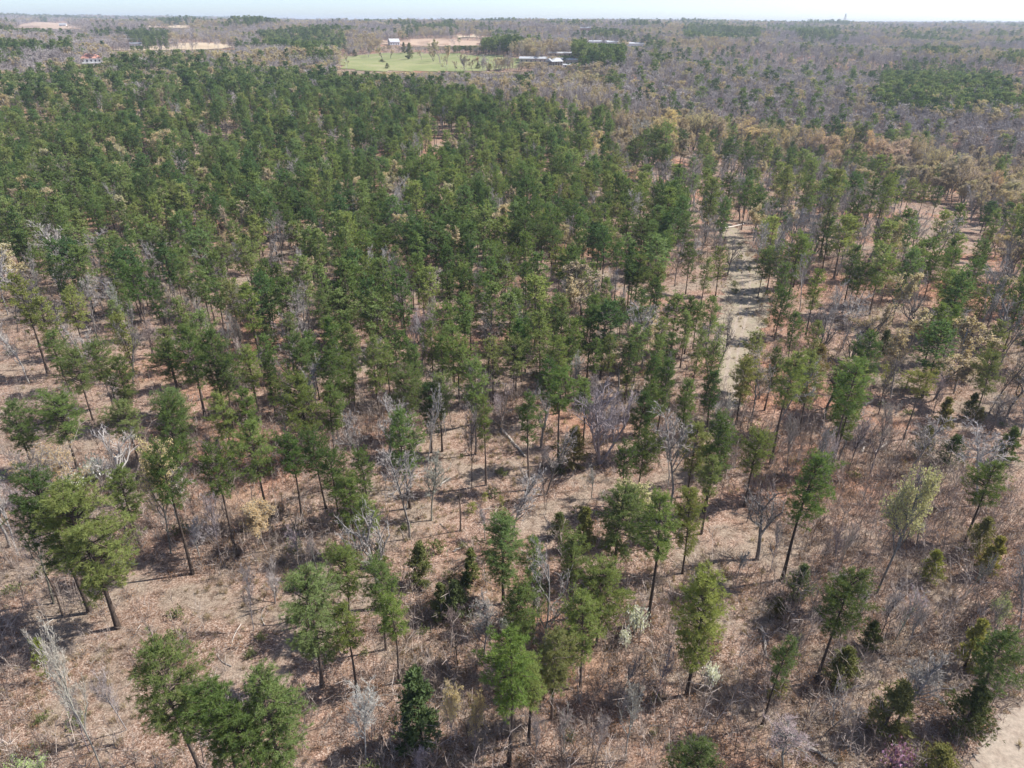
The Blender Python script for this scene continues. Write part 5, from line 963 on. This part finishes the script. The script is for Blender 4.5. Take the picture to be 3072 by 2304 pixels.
for i, (h, R0, form) in enumerate([(12, 3.0, 'slim'), (12, 2.4, 'slim'), (12, 3.6, 'slim'), (12, 5.5, 'spread'), (12, 4.2, 'spread'), (12, 6.5, 'spread'), (12, 4.8, 'spread'), (12, 2.0, 'slim')]):
    for bud in (0, 1):
        tk, twg, bd = bare_geo(501+i, h, R0, form, .027, 1.12, buds=5200 if bud else 0, bud_size=.16)
        BARES.append((h, R0, form, bud, mesh_np('bare_trunk', tk[0], [tk[1], tk[2]], [M['bark_grey']], smooth=True), mesh_np('bare_twigs', twg[0], twg[1], [M['twig']]),
                      mesh_np('buds', bd[0], bd[1], [M['bud_yellow']]) if bd else None))
BARES_FAR = []
for i, (R0, form) in enumerate([(4.5, 'spread'), (3.2, 'slim'), (6.0, 'spread')]):
    for bud in (0, 1):
        tk, twg, bd = bare_geo(561+i, 12, R0, form, .085, .8, buds=1500 if bud else 0, bud_size=.38, lod=1)
        BARES_FAR.append((12, R0, form, bud, mesh_np('far_bare_trunk', tk[0]*np.array([1.15, 1.15, 1]), [tk[1], tk[2]], [M['bark_grey']]), mesh_np('far_bare_twigs', twg[0], twg[1], [M['twig']]), mesh_np('far_buds', bd[0], bd[1], [M['bud_yellow']]) if bd else None))
def snag_geo(seed):
    g = np.random.default_rng(seed); TP, Tr = bent(8, .13, .05, g, 9, .03); tubes = [(TP, Tr)]; sides = [6]
    for k in range(5):
        z = g.uniform(3, 7.6); a = g.uniform(0, 6.28); L_ = g.uniform(.4, 1.1); b = np.array([np.interp(z, TP[:, 2], TP[:, 0]), np.interp(z, TP[:, 2], TP[:, 1]), z])
        tubes.append((np.array([b, b+np.array([math.cos(a), math.sin(a), .5])*L_*.5, b+np.array([math.cos(a), math.sin(a), .8])*L_]), np.array([.03, .02, .008]))); sides.append(4)
    return multi_tube(tubes, sides), [len(TP)]
# ------------------------------------------------------------------ single trees
TONE = {'p': [(1.0, 1.0, .95), (1.15, 1.08, .92), (.84, .92, .90), (1.08, .98, .95)], 'c': [(1, 1, 1), (1.6, 1.5, 1.0), (.72, .85, .82), (1.12, 1.0, .9)]}
def place(kind, x, y, z, h, cw, cb, tone, label, seed):
    g = np.random.default_rng(seed); rz = g.uniform(0, 6.28); loc = (x, y, z-.05); R0 = cw/2
    def root(name, s, cat, grp):
        e = empty(name, loc, rz, s); e.rotation_euler = (g.normal()*.025, g.normal()*.025, rz); return tag(e, label, cat, grp)
    jit = lambda c: (*[float(v*g.uniform(.92, 1.08)) for v in c], 1.0)
    if kind == 'p':
        hi = 1 if y < 105 else 0; want = R0*PINE_H/h
        b = min((q for q in PINES if q[2] == hi), key=lambda q: abs(q[0]-want)/want+1.6*abs(q[1]-cb)+g.uniform(0, .12))
        e = root('pine_tree', (R0/b[0]*(1.2 if hi else 1.12), R0/b[0]*(1.2 if hi else 1.12), h/PINE_H*(1.03 if hi else 1)), 'pine tree', 'pines of the wood')
        obj('trunk', b[3], e); c = obj('crown', b[4], e); c.color = jit(TONE['p'][tone])
    elif kind == 'c':
        b = min(CEDARS, key=lambda q: abs(q[1]/q[0]-R0/h)+g.uniform(0, .03)); e = root('cedar_tree', (R0/b[1]*1.22, R0/b[1]*1.22, h/b[0]*1.05), 'cedar tree', 'cedars of the understory')
        obj('trunk', b[2], e); c = obj('crown', b[3], e); c.color = jit(TONE['c'][tone])
    elif kind == 'y':
        b = YOUNG[int(g.integers(0, 3))]; e = root('young_pine', (R0/b[1], R0/b[1], h/b[0]), 'young pine', 'young pines')
        obj('trunk', b[2], e); c = obj('crown', b[3], e); c.color = jit((1.5, 1.35, .9))
    elif kind in 'bo':
        want = R0*12/h
        b = min((q for q in (BARES_FAR if y > 520 else BARES) if q[3] == (kind == 'o')), key=lambda q: abs(q[1]-want)/want+g.uniform(0, .15))
        s = R0/b[1]; e = root('bare_tree' if kind == 'b' else 'budding_tree', (s, s, h/12), 'bare tree' if kind == 'b' else 'budding tree', 'leafless hardwoods' if kind == 'b' else 'budding hardwoods')
        t = obj('trunk', b[4], e); w = obj('branches', b[5], e); k = 1.08 if tone == 1 and kind == 'b' else .9
        t.color = jit((k, k, k)); w.color = jit((k*1.05, k*1.02, k*1.02))
        if b[6]: bd = obj('crown', b[6], e); bd.color = jit([(.95, .9, 1.0), (1.1, 1.0, .85), (.95, .96, .8), (.75, 1.1, .7)][tone])
    elif kind in 'wr':
        q = BARES[2]; mat = M['blossom'] if kind == 'w' else M['pink']
        gg = np.random.default_rng(seed+9); n = 420 if kind == 'w' else 190; P = gg.normal(size=(n, 3))*np.array([.45, .45, .22])+np.array([0, 0, .72]); bl = blades(P, gg.normal(size=(n, 3)), 2, .16, .075, gg)
        tk, twg, _ = bare_geo(seed, 1.0, .8, 'spread', .012, .7, lod=1)
        e = root('blossom_shrub' if kind == 'w' else 'redbud_tree', (R0, R0, h), 'blossom shrub' if kind == 'w' else 'redbud tree', 'white blossom shrubs' if kind == 'w' else None)
        obj('trunk', mesh_np('shrub_trunk', tk[0]*np.array([.6, .6, 1]), [tk[1], tk[2]], [M['bark_grey']]), e); obj('branches', mesh_np('shrub_twigs', twg[0], twg[1], [M['twig']]), e)
        obj('blossom', mesh_np('blossom', bl[0], bl[1], [mat]), e)
    elif kind == 's':
        (V, Q, T), _ = snag_geo(seed); e = root('dead_snag', (h/8, h/8, h/8), 'dead tree', 'dead snags')
        obj('trunk', mesh_np('snag', V, [Q, T], [M['bark_pine']], smooth=True), e)
for n, row in enumerate(TREES): place(*row, 1000+n)
def log(x0, y0, x1, y1, d, pale, label, seed):
    g = np.random.default_rng(seed); L_ = math.hypot(x1-x0, y1-y0); t = np.linspace(0, 1, 9)
    P = np.stack([t*L_, g.normal(size=9)*.05+.12*np.sin(t*3), np.full(9, d*.42)+.05*np.sin(t*7)], -1)
    mb = MB().tube(P, np.linspace(d/2, d*.28, 9)*(1+g.normal(size=9)*.05), 8)
    mb.F3.append([7, 6, 5]); mb.F3.append([5, 4, 3]); mb.F3.append([7, 5, 3]); mb.F3.append([3, 2, 1]); mb.F3.append([3, 1, 0]); mb.F3.append([7, 3, 0])
    e = empty('fallen_log', (x0, y0, float(terr(x0, y0))), math.atan2(y1-y0, x1-x0)); tag(e, label, 'log', 'fallen logs')
    o = mb.build('trunk', M['deadwood'], e); k = .45+1.15*pale; o.color = (k, k, k, 1)
    for q in range(3):
        f = g.uniform(.4, .95)*L_; a = g.choice([-1, 1])*g.uniform(.5, 1.0); l = g.uniform(.5, 1.5)
        s = MB().tube([(f, 0, d*.4), (f+l*.5*math.cos(a), l*.5*math.sin(a), d*.5+.1*l), (f+l*math.cos(a), l*math.sin(a), d*.5+.3*l)], [.05, .035, .012], 5).build('branch_stub', M['deadwood'], e); s.color = (k, k, k, 1)
for n, row in enumerate(LOGS): log(*row, 2000+n)
# ------------------------------------------------------------------ woods and undergrowth beyond the single trees
def scatter(name, protos, P, scl, rot, idx, label, drop=.05):
    pc = bpy.data.collections.new(name+'_kit')
    for i, me in enumerate(protos):
        o = bpy.data.objects.new('%s_%02d' % (name, i), me); pc.objects.link(o)
    me = bpy.data.meshes.new(name); n = len(P); me.vertices.add(n); P = P.copy(); P[:, 2] -= drop; me.vertices.foreach_set('co', P.astype(np.float32).ravel())
    for nm, tp, dat in (('scl', 'FLOAT_VECTOR', scl), ('rot', 'FLOAT_VECTOR', rot)):
        a = me.attributes.new(nm, tp, 'POINT'); a.data.foreach_set('vector', dat.astype(np.float32).ravel())
    a = me.attributes.new('idx', 'INT', 'POINT'); a.data.foreach_set('value', idx.astype(np.int32))
    ng = bpy.data.node_groups.new(name+'_nodes', 'GeometryNodeTree')
    ng.interface.new_socket('Geometry', in_out='INPUT', socket_type='NodeSocketGeometry'); ng.interface.new_socket('Geometry', in_out='OUTPUT', socket_type='NodeSocketGeometry')
    gi = ng.nodes.new('NodeGroupInput'); go = ng.nodes.new('NodeGroupOutput'); ip = ng.nodes.new('GeometryNodeInstanceOnPoints')
    ci = ng.nodes.new('GeometryNodeCollectionInfo'); ci.inputs[0].default_value = pc; ci.inputs['Separate Children'].default_value = True; ci.inputs['Reset Children'].default_value = True
    def at(nm, tp):
        q = ng.nodes.new('GeometryNodeInputNamedAttribute'); q.data_type = tp; q.inputs[0].default_value = nm; return [s for s in q.outputs if s.enabled][0]
    er = ng.nodes.new('FunctionNodeEulerToRotation'); L = ng.links
    L.new(at('rot', 'FLOAT_VECTOR'), er.inputs[0]); L.new(er.outputs[0], ip.inputs['Rotation']); L.new(at('scl', 'FLOAT_VECTOR'), ip.inputs['Scale']); L.new(at('idx', 'INT'), ip.inputs['Instance Index'])
    ip.inputs['Pick Instance'].default_value = True; L.new(gi.outputs[0], ip.inputs['Points']); L.new(ci.outputs[0], ip.inputs['Instance']); L.new(ip.outputs[0], go.inputs[0])
    o = obj(name, me); md = o.modifiers.new('instances', 'NODES'); md.node_group = ng
    return tag(o, label, kind='stuff')
def jgrid(x0, x1, y0, y1, s, g):
    gx, gy = np.meshgrid(np.arange(x0, x1, s), np.arange(y0, y1, s)); x = (gx+g.uniform(-.48, .48, gx.shape)*s).ravel(); y = (gy+g.uniform(-.48, .48, gy.shape)*s).ravel(); return x, y
def vnoise(x, y, s, seed):
    """smooth value noise 0..1"""
    g = np.random.default_rng(seed); T = g.uniform(size=(256, 256)); u = x/s+100.3; v = y/s+57.7; i = np.floor(u).astype(int); j = np.floor(v).astype(int); fu = u-i; fv = v-j
    fu = fu*fu*(3-2*fu); fv = fv*fv*(3-2*fv); a = lambda p, q: T[p % 256, q % 256]
    return (a(i, j)*(1-fu)+a(i+1, j)*fu)*(1-fv)+(a(i, j+1)*(1-fu)+a(i+1, j+1)*fu)*fv
def pix(x, y, z):
    """frame position of a point, full photo pixels"""
    q = np.stack([x, y, z-CAM_H], -1); w = q@FW; w = np.where(w > 1, w, 1); f = 2048.
    return 1536+f*(q@RT)/w, 1152-f*(q@UP)/w
g = np.random.default_rng(11)
bx, by_ = [], []
for r1, r2, s in ((24, 420, 5.1), (420, 900, 5.6), (900, 1800, 8.0), (1800, 3600, 14.), (3600, 6500, 24.)):
    x, y = jgrid(-r2*.86, r2*.86, 10, r2, s, g); d = np.hypot(x, y); k = (d >= r1) & (d < r2) & (np.abs(x) < y*.86+30); bx.append(x[k]); by_.append(y[k])
tx = np.concatenate(bx); ty = np.concatenate(by_); tz = terr(tx, ty); td = np.hypot(tx, ty); n = len(tx)
# which wood stands where: patches of pine among hardwoods
kindv = np.full(n, -1); u = g.uniform(size=n)          # 0 pine 1 bare 2 budding
pn = .55*vnoise(tx, ty, 120, 1)+.45*vnoise(tx, ty, 45, 2); bn = .6*vnoise(tx, ty, 120, 3)+.4*vnoise(tx, ty, 40, 4)
far = td > 380
p_pine = np.clip((pn-.62)*9, .015, .85); p_bud = np.clip((bn-.42)*3, .06, .75)
kindv = np.where(u < p_pine, 0, np.where(g.uniform(size=n) < p_bud, 2, 1)); hts = g.uniform(12, 18, n)
scale_d = np.interp(td, [0, 1500, 3600, 6500], [1, 1.05, 1.5, 2.2]); keep = np.ones(n, bool)
for poly, pp, pb, keepf in ZONES:      # later zones override earlier ones
    m = inside(tx, ty, poly); q = g.uniform(size=n); k2 = np.where(q < pp, 0, np.where(q < pp+pb, 2, 1)); kindv = np.where(m, k2, kindv); keep = np.where(m, g.uniform(size=n) < keepf, keep)
for poly in OPEN: keep &= ~inside(tx, ty, poly)
for nm, key, poly in FIELDS: keep &= ~inside(tx, ty, poly)
occ = np.array([(r[1], r[2], r[5]*.5) for r in TREES]); near = td < 420
dd = np.full(n, 99.)
idxn = np.where(near)[0]
for a in np.array_split(idxn, 20):
    if len(a): dd[a] = (np.hypot(tx[a][:, None]-occ[None, :, 0], ty[a][:, None]-occ[None, :, 1])-occ[None, :, 2]*.7).min(1)
keep &= (dd > 1.4) & (ty > 48)
gap = .5*vnoise(tx, ty, 26, 5)+.5*vnoise(tx, ty, 11, 6)
keep &= ~((gap < np.where(td < 230, .40, .33)) & (td < 500))      # openings in the stand
# low growth where the fields and houses are seen over the trees
hts = np.where(kindv == 0, g.uniform(9.5, 17.5, n), np.where(kindv == 1, g.uniform(10, 16, n), g.uniform(9, 15, n)))*np.clip(scale_d, 1, 1.25)
az = np.degrees(np.arctan2(tx, ty))
for a0, a1, dist, slope in SIGHT:
    m = (az > a0) & (az < a1) & (td < dist); top = CAM_H-slope*td; mx = top-tz; hts = np.where(m, np.minimum(hts, mx), hts)
keep &= hts > 3.0
FAR_P, FAR_B, FAR_O, MID_P, MID_B, MID_O = [], [], [], [], [], []
for i in range(4):
    tk, cr = pine_geo(700+i, 15, 2.3, (.3, .42, .36, .25)[i], whorl=1.0, per=5, twig=.7, tufts=2, Mn=3, ln=1.05, wd=.22, lod=2); FAR_P.append(join_geo('far_pine', [(tk[0], [tk[1], tk[2]], M['bark_pine']), (cr[0], [cr[1]], M['far_needle'])]))
    tk, a, b = bare_geo(720+i, 14, 3.9, ('slim', 'spread', 'slim', 'spread')[i], .13, .85, lod=1); FAR_B.append(join_geo('far_bare', [(tk[0], [tk[1], tk[2]], M['far_twig']), (a[0], [a[1]], M['far_twig'])]))
    tk, a, b = bare_geo(740+i, 13, 3.9, ('slim', 'spread', 'slim', 'spread')[i], .08, .7, buds=800, bud_size=.45, lod=1); FAR_O.append(join_geo('far_bud', [(tk[0], [tk[1], tk[2]], M['far_twig']), (a[0], [a[1]], M['far_twig']), (b[0], [b[1]], M['far_bud'])]))
    tk, a, b = bare_geo(780+i, 12, 3.0, ('slim', 'slim', 'spread', 'slim')[i], .034, .95, lod=0); MID_B.append(join_geo('mid_bare', [(tk[0], [tk[1], tk[2]], M['bark_grey']), (a[0], [a[1]], M['twig'])]))
    tk, a, b = bare_geo(790+i, 12, 3.2, ('slim', 'spread', 'slim', 'slim')[i], .034, .9, buds=3000, bud_size=.24, lod=0); MID_O.append(join_geo('mid_bud', [(tk[0], [tk[1], tk[2]], M['bark_grey']), (a[0], [a[1]], M['twig']), (b[0], [b[1]], M['far_bud'])]))
for i, (R0, cb, mk) in enumerate([(1.7, .34, 'b'), (2.1, .42, 'a'), (2.5, .28, 'c'), (1.5, .46, 'b'), (2.9, .36, 'b'), (2.2, .3, 'd'), (1.9, .5, 'c'), (2.4, .4, 'a')]):
    tk, cr = pine_geo(760+i, 15, R0, cb, whorl=.6, per=5, twig=.42, tufts=3, Mn=5, ln=.5, wd=.07, lod=1)
    MID_P.append(join_geo('mid_pine', [(tk[0], [tk[1], tk[2]], M['bark_pine']), (cr[0], [cr[1]], M['stand_'+mk])]))
def wood(name, m, protos, h0, wmul, label):
    k = np.where(m & keep)[0]
    if not len(k): return
    s = hts[k]/h0; w = s**.5*wmul*g.uniform(.8, 1.25, len(k))*scale_d[k]; S = np.stack([w, w, s], -1); rot = np.stack([g.normal(size=len(k))*.03, g.normal(size=len(k))*.03, g.uniform(0, 6.28, len(k))], -1)
    scatter(name, protos, np.stack([tx[k], ty[k], tz[k]], -1), S, rot, g.integers(0, len(protos), len(k)), label)
wood('pine_woods', (kindv == 0) & (td < 480), MID_P, 15, 1.2, 'dense green pine woods filling the middle distance')
wood('bare_woods', (kindv == 1) & (td < 480), MID_B, 12, 1.15, 'grey leafless hardwoods scattered through the pine woods')
wood('budding_woods', (kindv == 2) & (td < 480), MID_O, 12, 1.3, 'tan and yellow budding hardwoods along the pine edge')
wood('distant_pine_woods', (kindv == 0) & (td >= 480), FAR_P, 15, 1.25, 'dark pine patches on the distant hills')
wood('distant_bare_woods', (kindv == 1) & (td >= 480), FAR_B, 14, 1.4, 'purple-grey leafless woods rolling to the horizon')
wood('distant_budding_woods', (kindv == 2) & (td >= 480), FAR_O, 13, 1.35, 'tan budding woods on the distant slopes')
# undergrowth
def brush_mesh(seed, n, h, spread, leaves, w=.012):
    g = np.random.default_rng(seed); A, B, Wd = [], [], []; lp = []
    for i in range(n):
        a = g.uniform(0, 6.28); p = np.array([g.normal()*.15, g.normal()*.15, 0]); d = norm(np.array([math.cos(a)*spread, math.sin(a)*spread, 1])*1.0); L_ = h*g.uniform(.5, 1.1); q = p+d*L_*.55; e = q+norm(d+g.normal(size=3)*.3)*L_*.5
        A += [p, q]; B += [q, e]; Wd += [w*1.5, w]
        for k in range(5 if h < 4 else 18):
            f = g.uniform(.2, 1); s = p+(q-p)*f if g.uniform() < .5 else q+(e-q)*f; t = s+norm(d+g.normal(size=3)*.7)*min(h, 3.0)*g.uniform(.12, .42); A.append(s); B.append(t); Wd.append(w*.8); lp.append(t)
    A = np.array(A); B = np.array(B); Wd = np.array(Wd)[:, None]; s = norm(np.cross(B-A, g.normal(size=A.shape)))*Wd
    V = np.stack([A-s, A+s, B+s*.4, B-s*.4], 1).reshape(-1, 3); F = np.arange(len(V)).reshape(-1, 4); parts = [(V, [F], M['brush'])]
    if leaves:
        lp = np.array(lp); P = lp[g.integers(0, len(lp), leaves)]+g.normal(size=(leaves, 3))*.08; b = blades(P, g.normal(size=(leaves, 3)), 1, .12, .05, g); parts.append((b[0], [b[1]], M['dead_leaf']))
    return join_geo('brush', parts)
BR = [brush_mesh(800+i, (12, 9, 16, 2, 2, 10)[i], (1.5, 2.2, 1.0, 4.8, 6.0, 1.3)[i], (.7, .45, 1.0, .12, .1, .8)[i], (0, 0, 60, 0, 0, 90)[i], (.014, .015, .013, .021, .026, .014)[i]) for i in range(6)]
ux, uy = [], []
for r1, r2, s in ((25, 110, .9), (110, 220, 1.6), (220, 430, 3.0)):
    x, y = jgrid(-r2*.9, r2*.9, 8, r2, s, g); d = np.hypot(x, y); k = (d >= r1) & (d < r2) & (np.abs(x) < y*.86+25); ux.append(x[k]); uy.append(y[k])
ux = np.concatenate(ux); uy = np.concatenate(uy); dn = .55*vnoise(ux, uy, 22, 21)+.45*vnoise(ux, uy, 7, 22)
dens = np.clip((dn-.28)*2.6, .08, 1)
for poly, v in BRUSHY: dens = np.where(inside(ux, uy, poly), np.clip(dens*v, 0, 1), dens)
k = g.uniform(size=len(ux)) < dens
for poly in OPEN: k &= ~inside(ux, uy, poly)
ux, uy = ux[k], uy[k]; n = len(ux); s = g.uniform(.6, 1.35, n); kinds = g.choice(6, n, p=[.22, .17, .17, .19, .15, .10])
scatter('leafless_undergrowth', BR, np.stack([ux, uy, terr(ux, uy)], -1), np.stack([s, s, s*g.uniform(.8, 1.2, n)], -1), np.stack([g.normal(size=n)*.08, g.normal(size=n)*.08, g.uniform(0, 6.28, n)], -1), kinds, 'pinkish grey leafless brush covering the forest floor', .02)
# sticks and dead limbs
ST = []
for i in range(4):
    gg = np.random.default_rng(900+i); t = np.linspace(0, 1, 5); L_ = (2.2, 3.5, 1.4, 2.8)[i]; P = np.stack([t*L_, .2*np.sin(t*3+i), .06+.05*np.sin(t*5)], -1); mb = MB().tube(P, np.linspace(.05, .015, 5), 4)
    for q in range(3): f = gg.uniform(.3, .9)*L_; a = gg.choice([-1, 1])*.7; mb.tube([(f, .1, .07), (f+.5*math.cos(a), .1+.5*math.sin(a), .16), (f+.9*math.cos(a), .1+.9*math.sin(a), .2)], [.022, .015, .006], 3)
    ST.append(mesh_np('stick', np.array(mb.V), [np.array(mb.F4), np.array(mb.F3)], [M['deadwood']]))
x, y = jgrid(-110, 110, 26, 150, 4.0, g); k = (np.abs(x) < y*.86+15) & (g.uniform(size=len(x)) < .42); x, y = x[k], y[k]; n = len(x); s = g.uniform(.5, 1.3, n)
scatter('fallen_branches_litter', ST, np.stack([x, y, terr(x, y)], -1), np.stack([s, s, s], -1), np.stack([np.zeros(n), np.zeros(n), g.uniform(0, 6.28, n)], -1), g.integers(0, 4, n), 'grey dead limbs and sticks strewn over the leaf litter', 0)
# straw tufts
GT = [join_geo('tuft', [(lambda b: (b[0], [b[1]], M['straw']))(blades(np.random.default_rng(970+i).normal(size=(7, 3))*np.array([.12, .12, 0]), np.repeat([[0, 0, 1.]], 7, 0), 6, .42, .014, np.random.default_rng(i), .35))]) for i in range(3)]
x, y = [], []
for r1, r2, s in ((25, 100, 1.15), (100, 210, 2.0)):
    a, b = jgrid(-r2*.9, r2*.9, 8, r2, s, g); d = np.hypot(a, b); k = (d >= r1) & (d < r2) & (np.abs(a) < b*.86+20); x.append(a[k]); y.append(b[k])
x = np.concatenate(x); y = np.concatenate(y); pr = np.clip((vnoise(x, y, 14, 41)-.38)*2.2, .03, .8)
for poly in OPEN[:1]: pr = np.where(inside(x, y, poly), .5, pr)
k = g.uniform(size=len(x)) < pr; x, y = x[k], y[k]; n = len(x); s = g.uniform(.6, 1.7, n)
scatter('dry_grass', GT, np.stack([x, y, terr(x, y)], -1), np.stack([s, s, s*g.uniform(.6, 1.2, n)], -1), np.stack([np.zeros(n), np.zeros(n), g.uniform(0, 6.28, n)], -1), g.integers(0, 3, n), 'straw-coloured dry grass tufts over the litter and track', -.04)
# green seedlings and briars
GS = [join_geo('seedling', [(lambda b: (b[0], [b[1]], M['cedar']))(blades(np.random.default_rng(950+i).normal(size=(45, 3))*np.array([.3, .3, .22])+np.array([0, 0, .4]), np.repeat([[0, 0, .8]], 45, 0), 5, .25, .035, np.random.default_rng(i)))]) for i in range(3)]
x, y = jgrid(-150, 150, 26, 210, 5.0, g); k = (np.abs(x) < y*.86+15) & (g.uniform(size=len(x)) < .24*np.clip((vnoise(x, y, 30, 31)-.3)*3, 0, 1.5)+.02); x, y = x[k], y[k]; n = len(x); s = g.uniform(.7, 2.0, n)
scatter('green_seedling_undergrowth', GS, np.stack([x, y, terr(x, y)], -1), np.stack([s, s, s], -1), np.stack([np.zeros(n), np.zeros(n), g.uniform(0, 6.28, n)], -1), g.integers(0, 3, n), 'low green seedlings and briars dotted over the forest floor', 0)
# ------------------------------------------------------------------ buildings, poles, tower
M['white_wall'] = plain_mat('white_siding', (.72, .72, .70), .6, .05); M['red_roof'] = plain_mat('salmon_roof', (.50, .24, .18), .7, .15)
M['grey_roof'] = plain_mat('grey_metal_roof', (.40, .41, .42), .6, .1, 1.0, .1); M['dark_roof'] = plain_mat('dark_shingle', (.16, .17, .19), .8, .15)
M['tan_wall'] = plain_mat('tan_wall', (.50, .42, .33), .8, .1); M['brick_wall'] = plain_mat('brick_wall', (.38, .2, .14), .85, .15); M['glass'] = plain_mat('dark_glass', (.05, .06, .08), .15, .1); M['metal'] = plain_mat('pole_wood', (.30, .26, .22), .8, .15); M['cable'] = plain_mat('cable', (.45, .45, .46), .5, .05); M['tower'] = plain_mat('tower_paint', (.62, .62, .60), .6, .05)
def house(x, y, rz, w, d, hw, hr, wall, roof, label, cat='house', name='house', hip=0, nwin=4, storeys=1, porch=False, open_side=False):
    z = float(terr(x, y)); e = tag(empty(name, (x, y, z), rz), label, cat)
    if open_side:
        for i in range(5): MB().box((-w/2+.2+i*(w-.4)/4, -d/2+.2, hw/2), (.25, .25, hw)).build('post', wall, e)
        MB().box((0, d/2-.1, hw/2), (w, .2, hw)).build('wall', wall, e)
    else: MB().box((0, 0, hw/2), (w, d, hw)).build('wall', wall, e)
    o = .6; a, b = w/2+o, d/2+o; zz = hw+.02; r = MB(); hx = a-hip*b
    p = [(-a, -b, zz), (a, -b, zz), (a, b, zz), (-a, b, zz), (-hx, 0, zz+hr), (hx, 0, zz+hr)]
    r.quad(p[0], p[1], p[5], p[4]); r.quad(p[2], p[3], p[4], p[5]); r.tri(p[1], p[2], p[5]); r.tri(p[3], p[0], p[4]); r.quad(p[3], p[2], p[1], p[0]); r.build('roof', roof, e)
    if not open_side:
        for st in range(storeys):
            for i in range(nwin):
                xx = -w/2+(i+.5)*w/nwin; zc = 1.5+st*2.9
                if st == 0 and i == nwin//2: MB().box((xx, -d/2-.03, 1.05), (1.0, .08, 2.1)).build('door', M['dark_roof'], e); continue
                wdw = MB().box((xx, -d/2-.03, zc), (1.1, .08, 1.35)).build('window', M['glass'], e); MB().box((xx, -d/2-.06, zc-.75), (1.3, .14, .1)).build('sill', M['white_wall'], wdw)
    if porch:
        MB().box((0, -d/2-1.3, 2.75), (w, 2.4, .2)).build('balcony', M['white_wall'], e)
        for i in range(6): MB().box((-w/2+.2+i*(w-.4)/5, -d/2-2.3, hw/2), (.28, .28, hw)).build('column', M['white_wall'], e)
    return e
for a in HOUSES: house(*a[:6], a[6], M[a[7]], M[a[8]], *a[9:10], **a[10])
for (x, y, h, rz, label) in POLES:
    e = tag(empty('utility_pole', (x, y, float(terr(x, y))), rz), label, 'utility pole', 'power poles by the tan field'); MB().tube([(0, 0, 0), (0, 0, h)], [.2, .12], 8).build('pole', M['metal'], e); MB().box((0, 0, h-.7), (2.6, .14, .16)).build('crossarm', M['metal'], e)
    for q in (-1.1, 0, 1.1): MB().tube([(q, 0, h-.62), (q, 0, h-.38)], [.06, .04], 6).build('insulator', M['tower'], e)
for (p0, p1, sag, label) in CABLES:
    t = np.linspace(0, 1, 25)[:, None]; P = np.array(p0)*(1-t)+np.array(p1)*t; P[:, 2] -= sag*4*(t*(1-t))[:, 0]; tag(MB().tube(P, np.full(25, .045), 4).build('power_line', M['cable']), label, 'power line', 'power lines over the tan field')
x, y, h = TOWER; e = tag(empty('radio_tower', (x, y, float(terr(x, y)))), 'pale lattice tower standing alone on the skyline', 'tower')
for i in range(4):
    a = i*math.pi/2+.78; MB().tube([(7*math.cos(a), 7*math.sin(a), 0), (1.2*math.cos(a), 1.2*math.sin(a), h)], [.8, .5], 5).build('leg', M['tower'], e)
for k in range(7):
    f = (k+.5)/7; q = 7+(1.2-7)*f; MB().box((0, 0, h*f), (q*1.5, q*1.5, .6), .0).build('brace', M['tower'], e)
# ------------------------------------------------------------------ haze
m, nt, out = new_mat('haze_air'); pv = nt.nodes.new('ShaderNodeVolumePrincipled'); pv.inputs['Color'].default_value = (.78, .86, 1.0, 1); pv.inputs['Density'].default_value = HAZE; pv.inputs['Anisotropy'].default_value = .1
nt.links.new(pv.outputs[0], out.inputs['Volume'])
hz = MB().box((0, 0, 27), (20000, 20000, 130)).build('haze', m); tag(hz, 'pale blue air haze over the woods', kind='stuff')
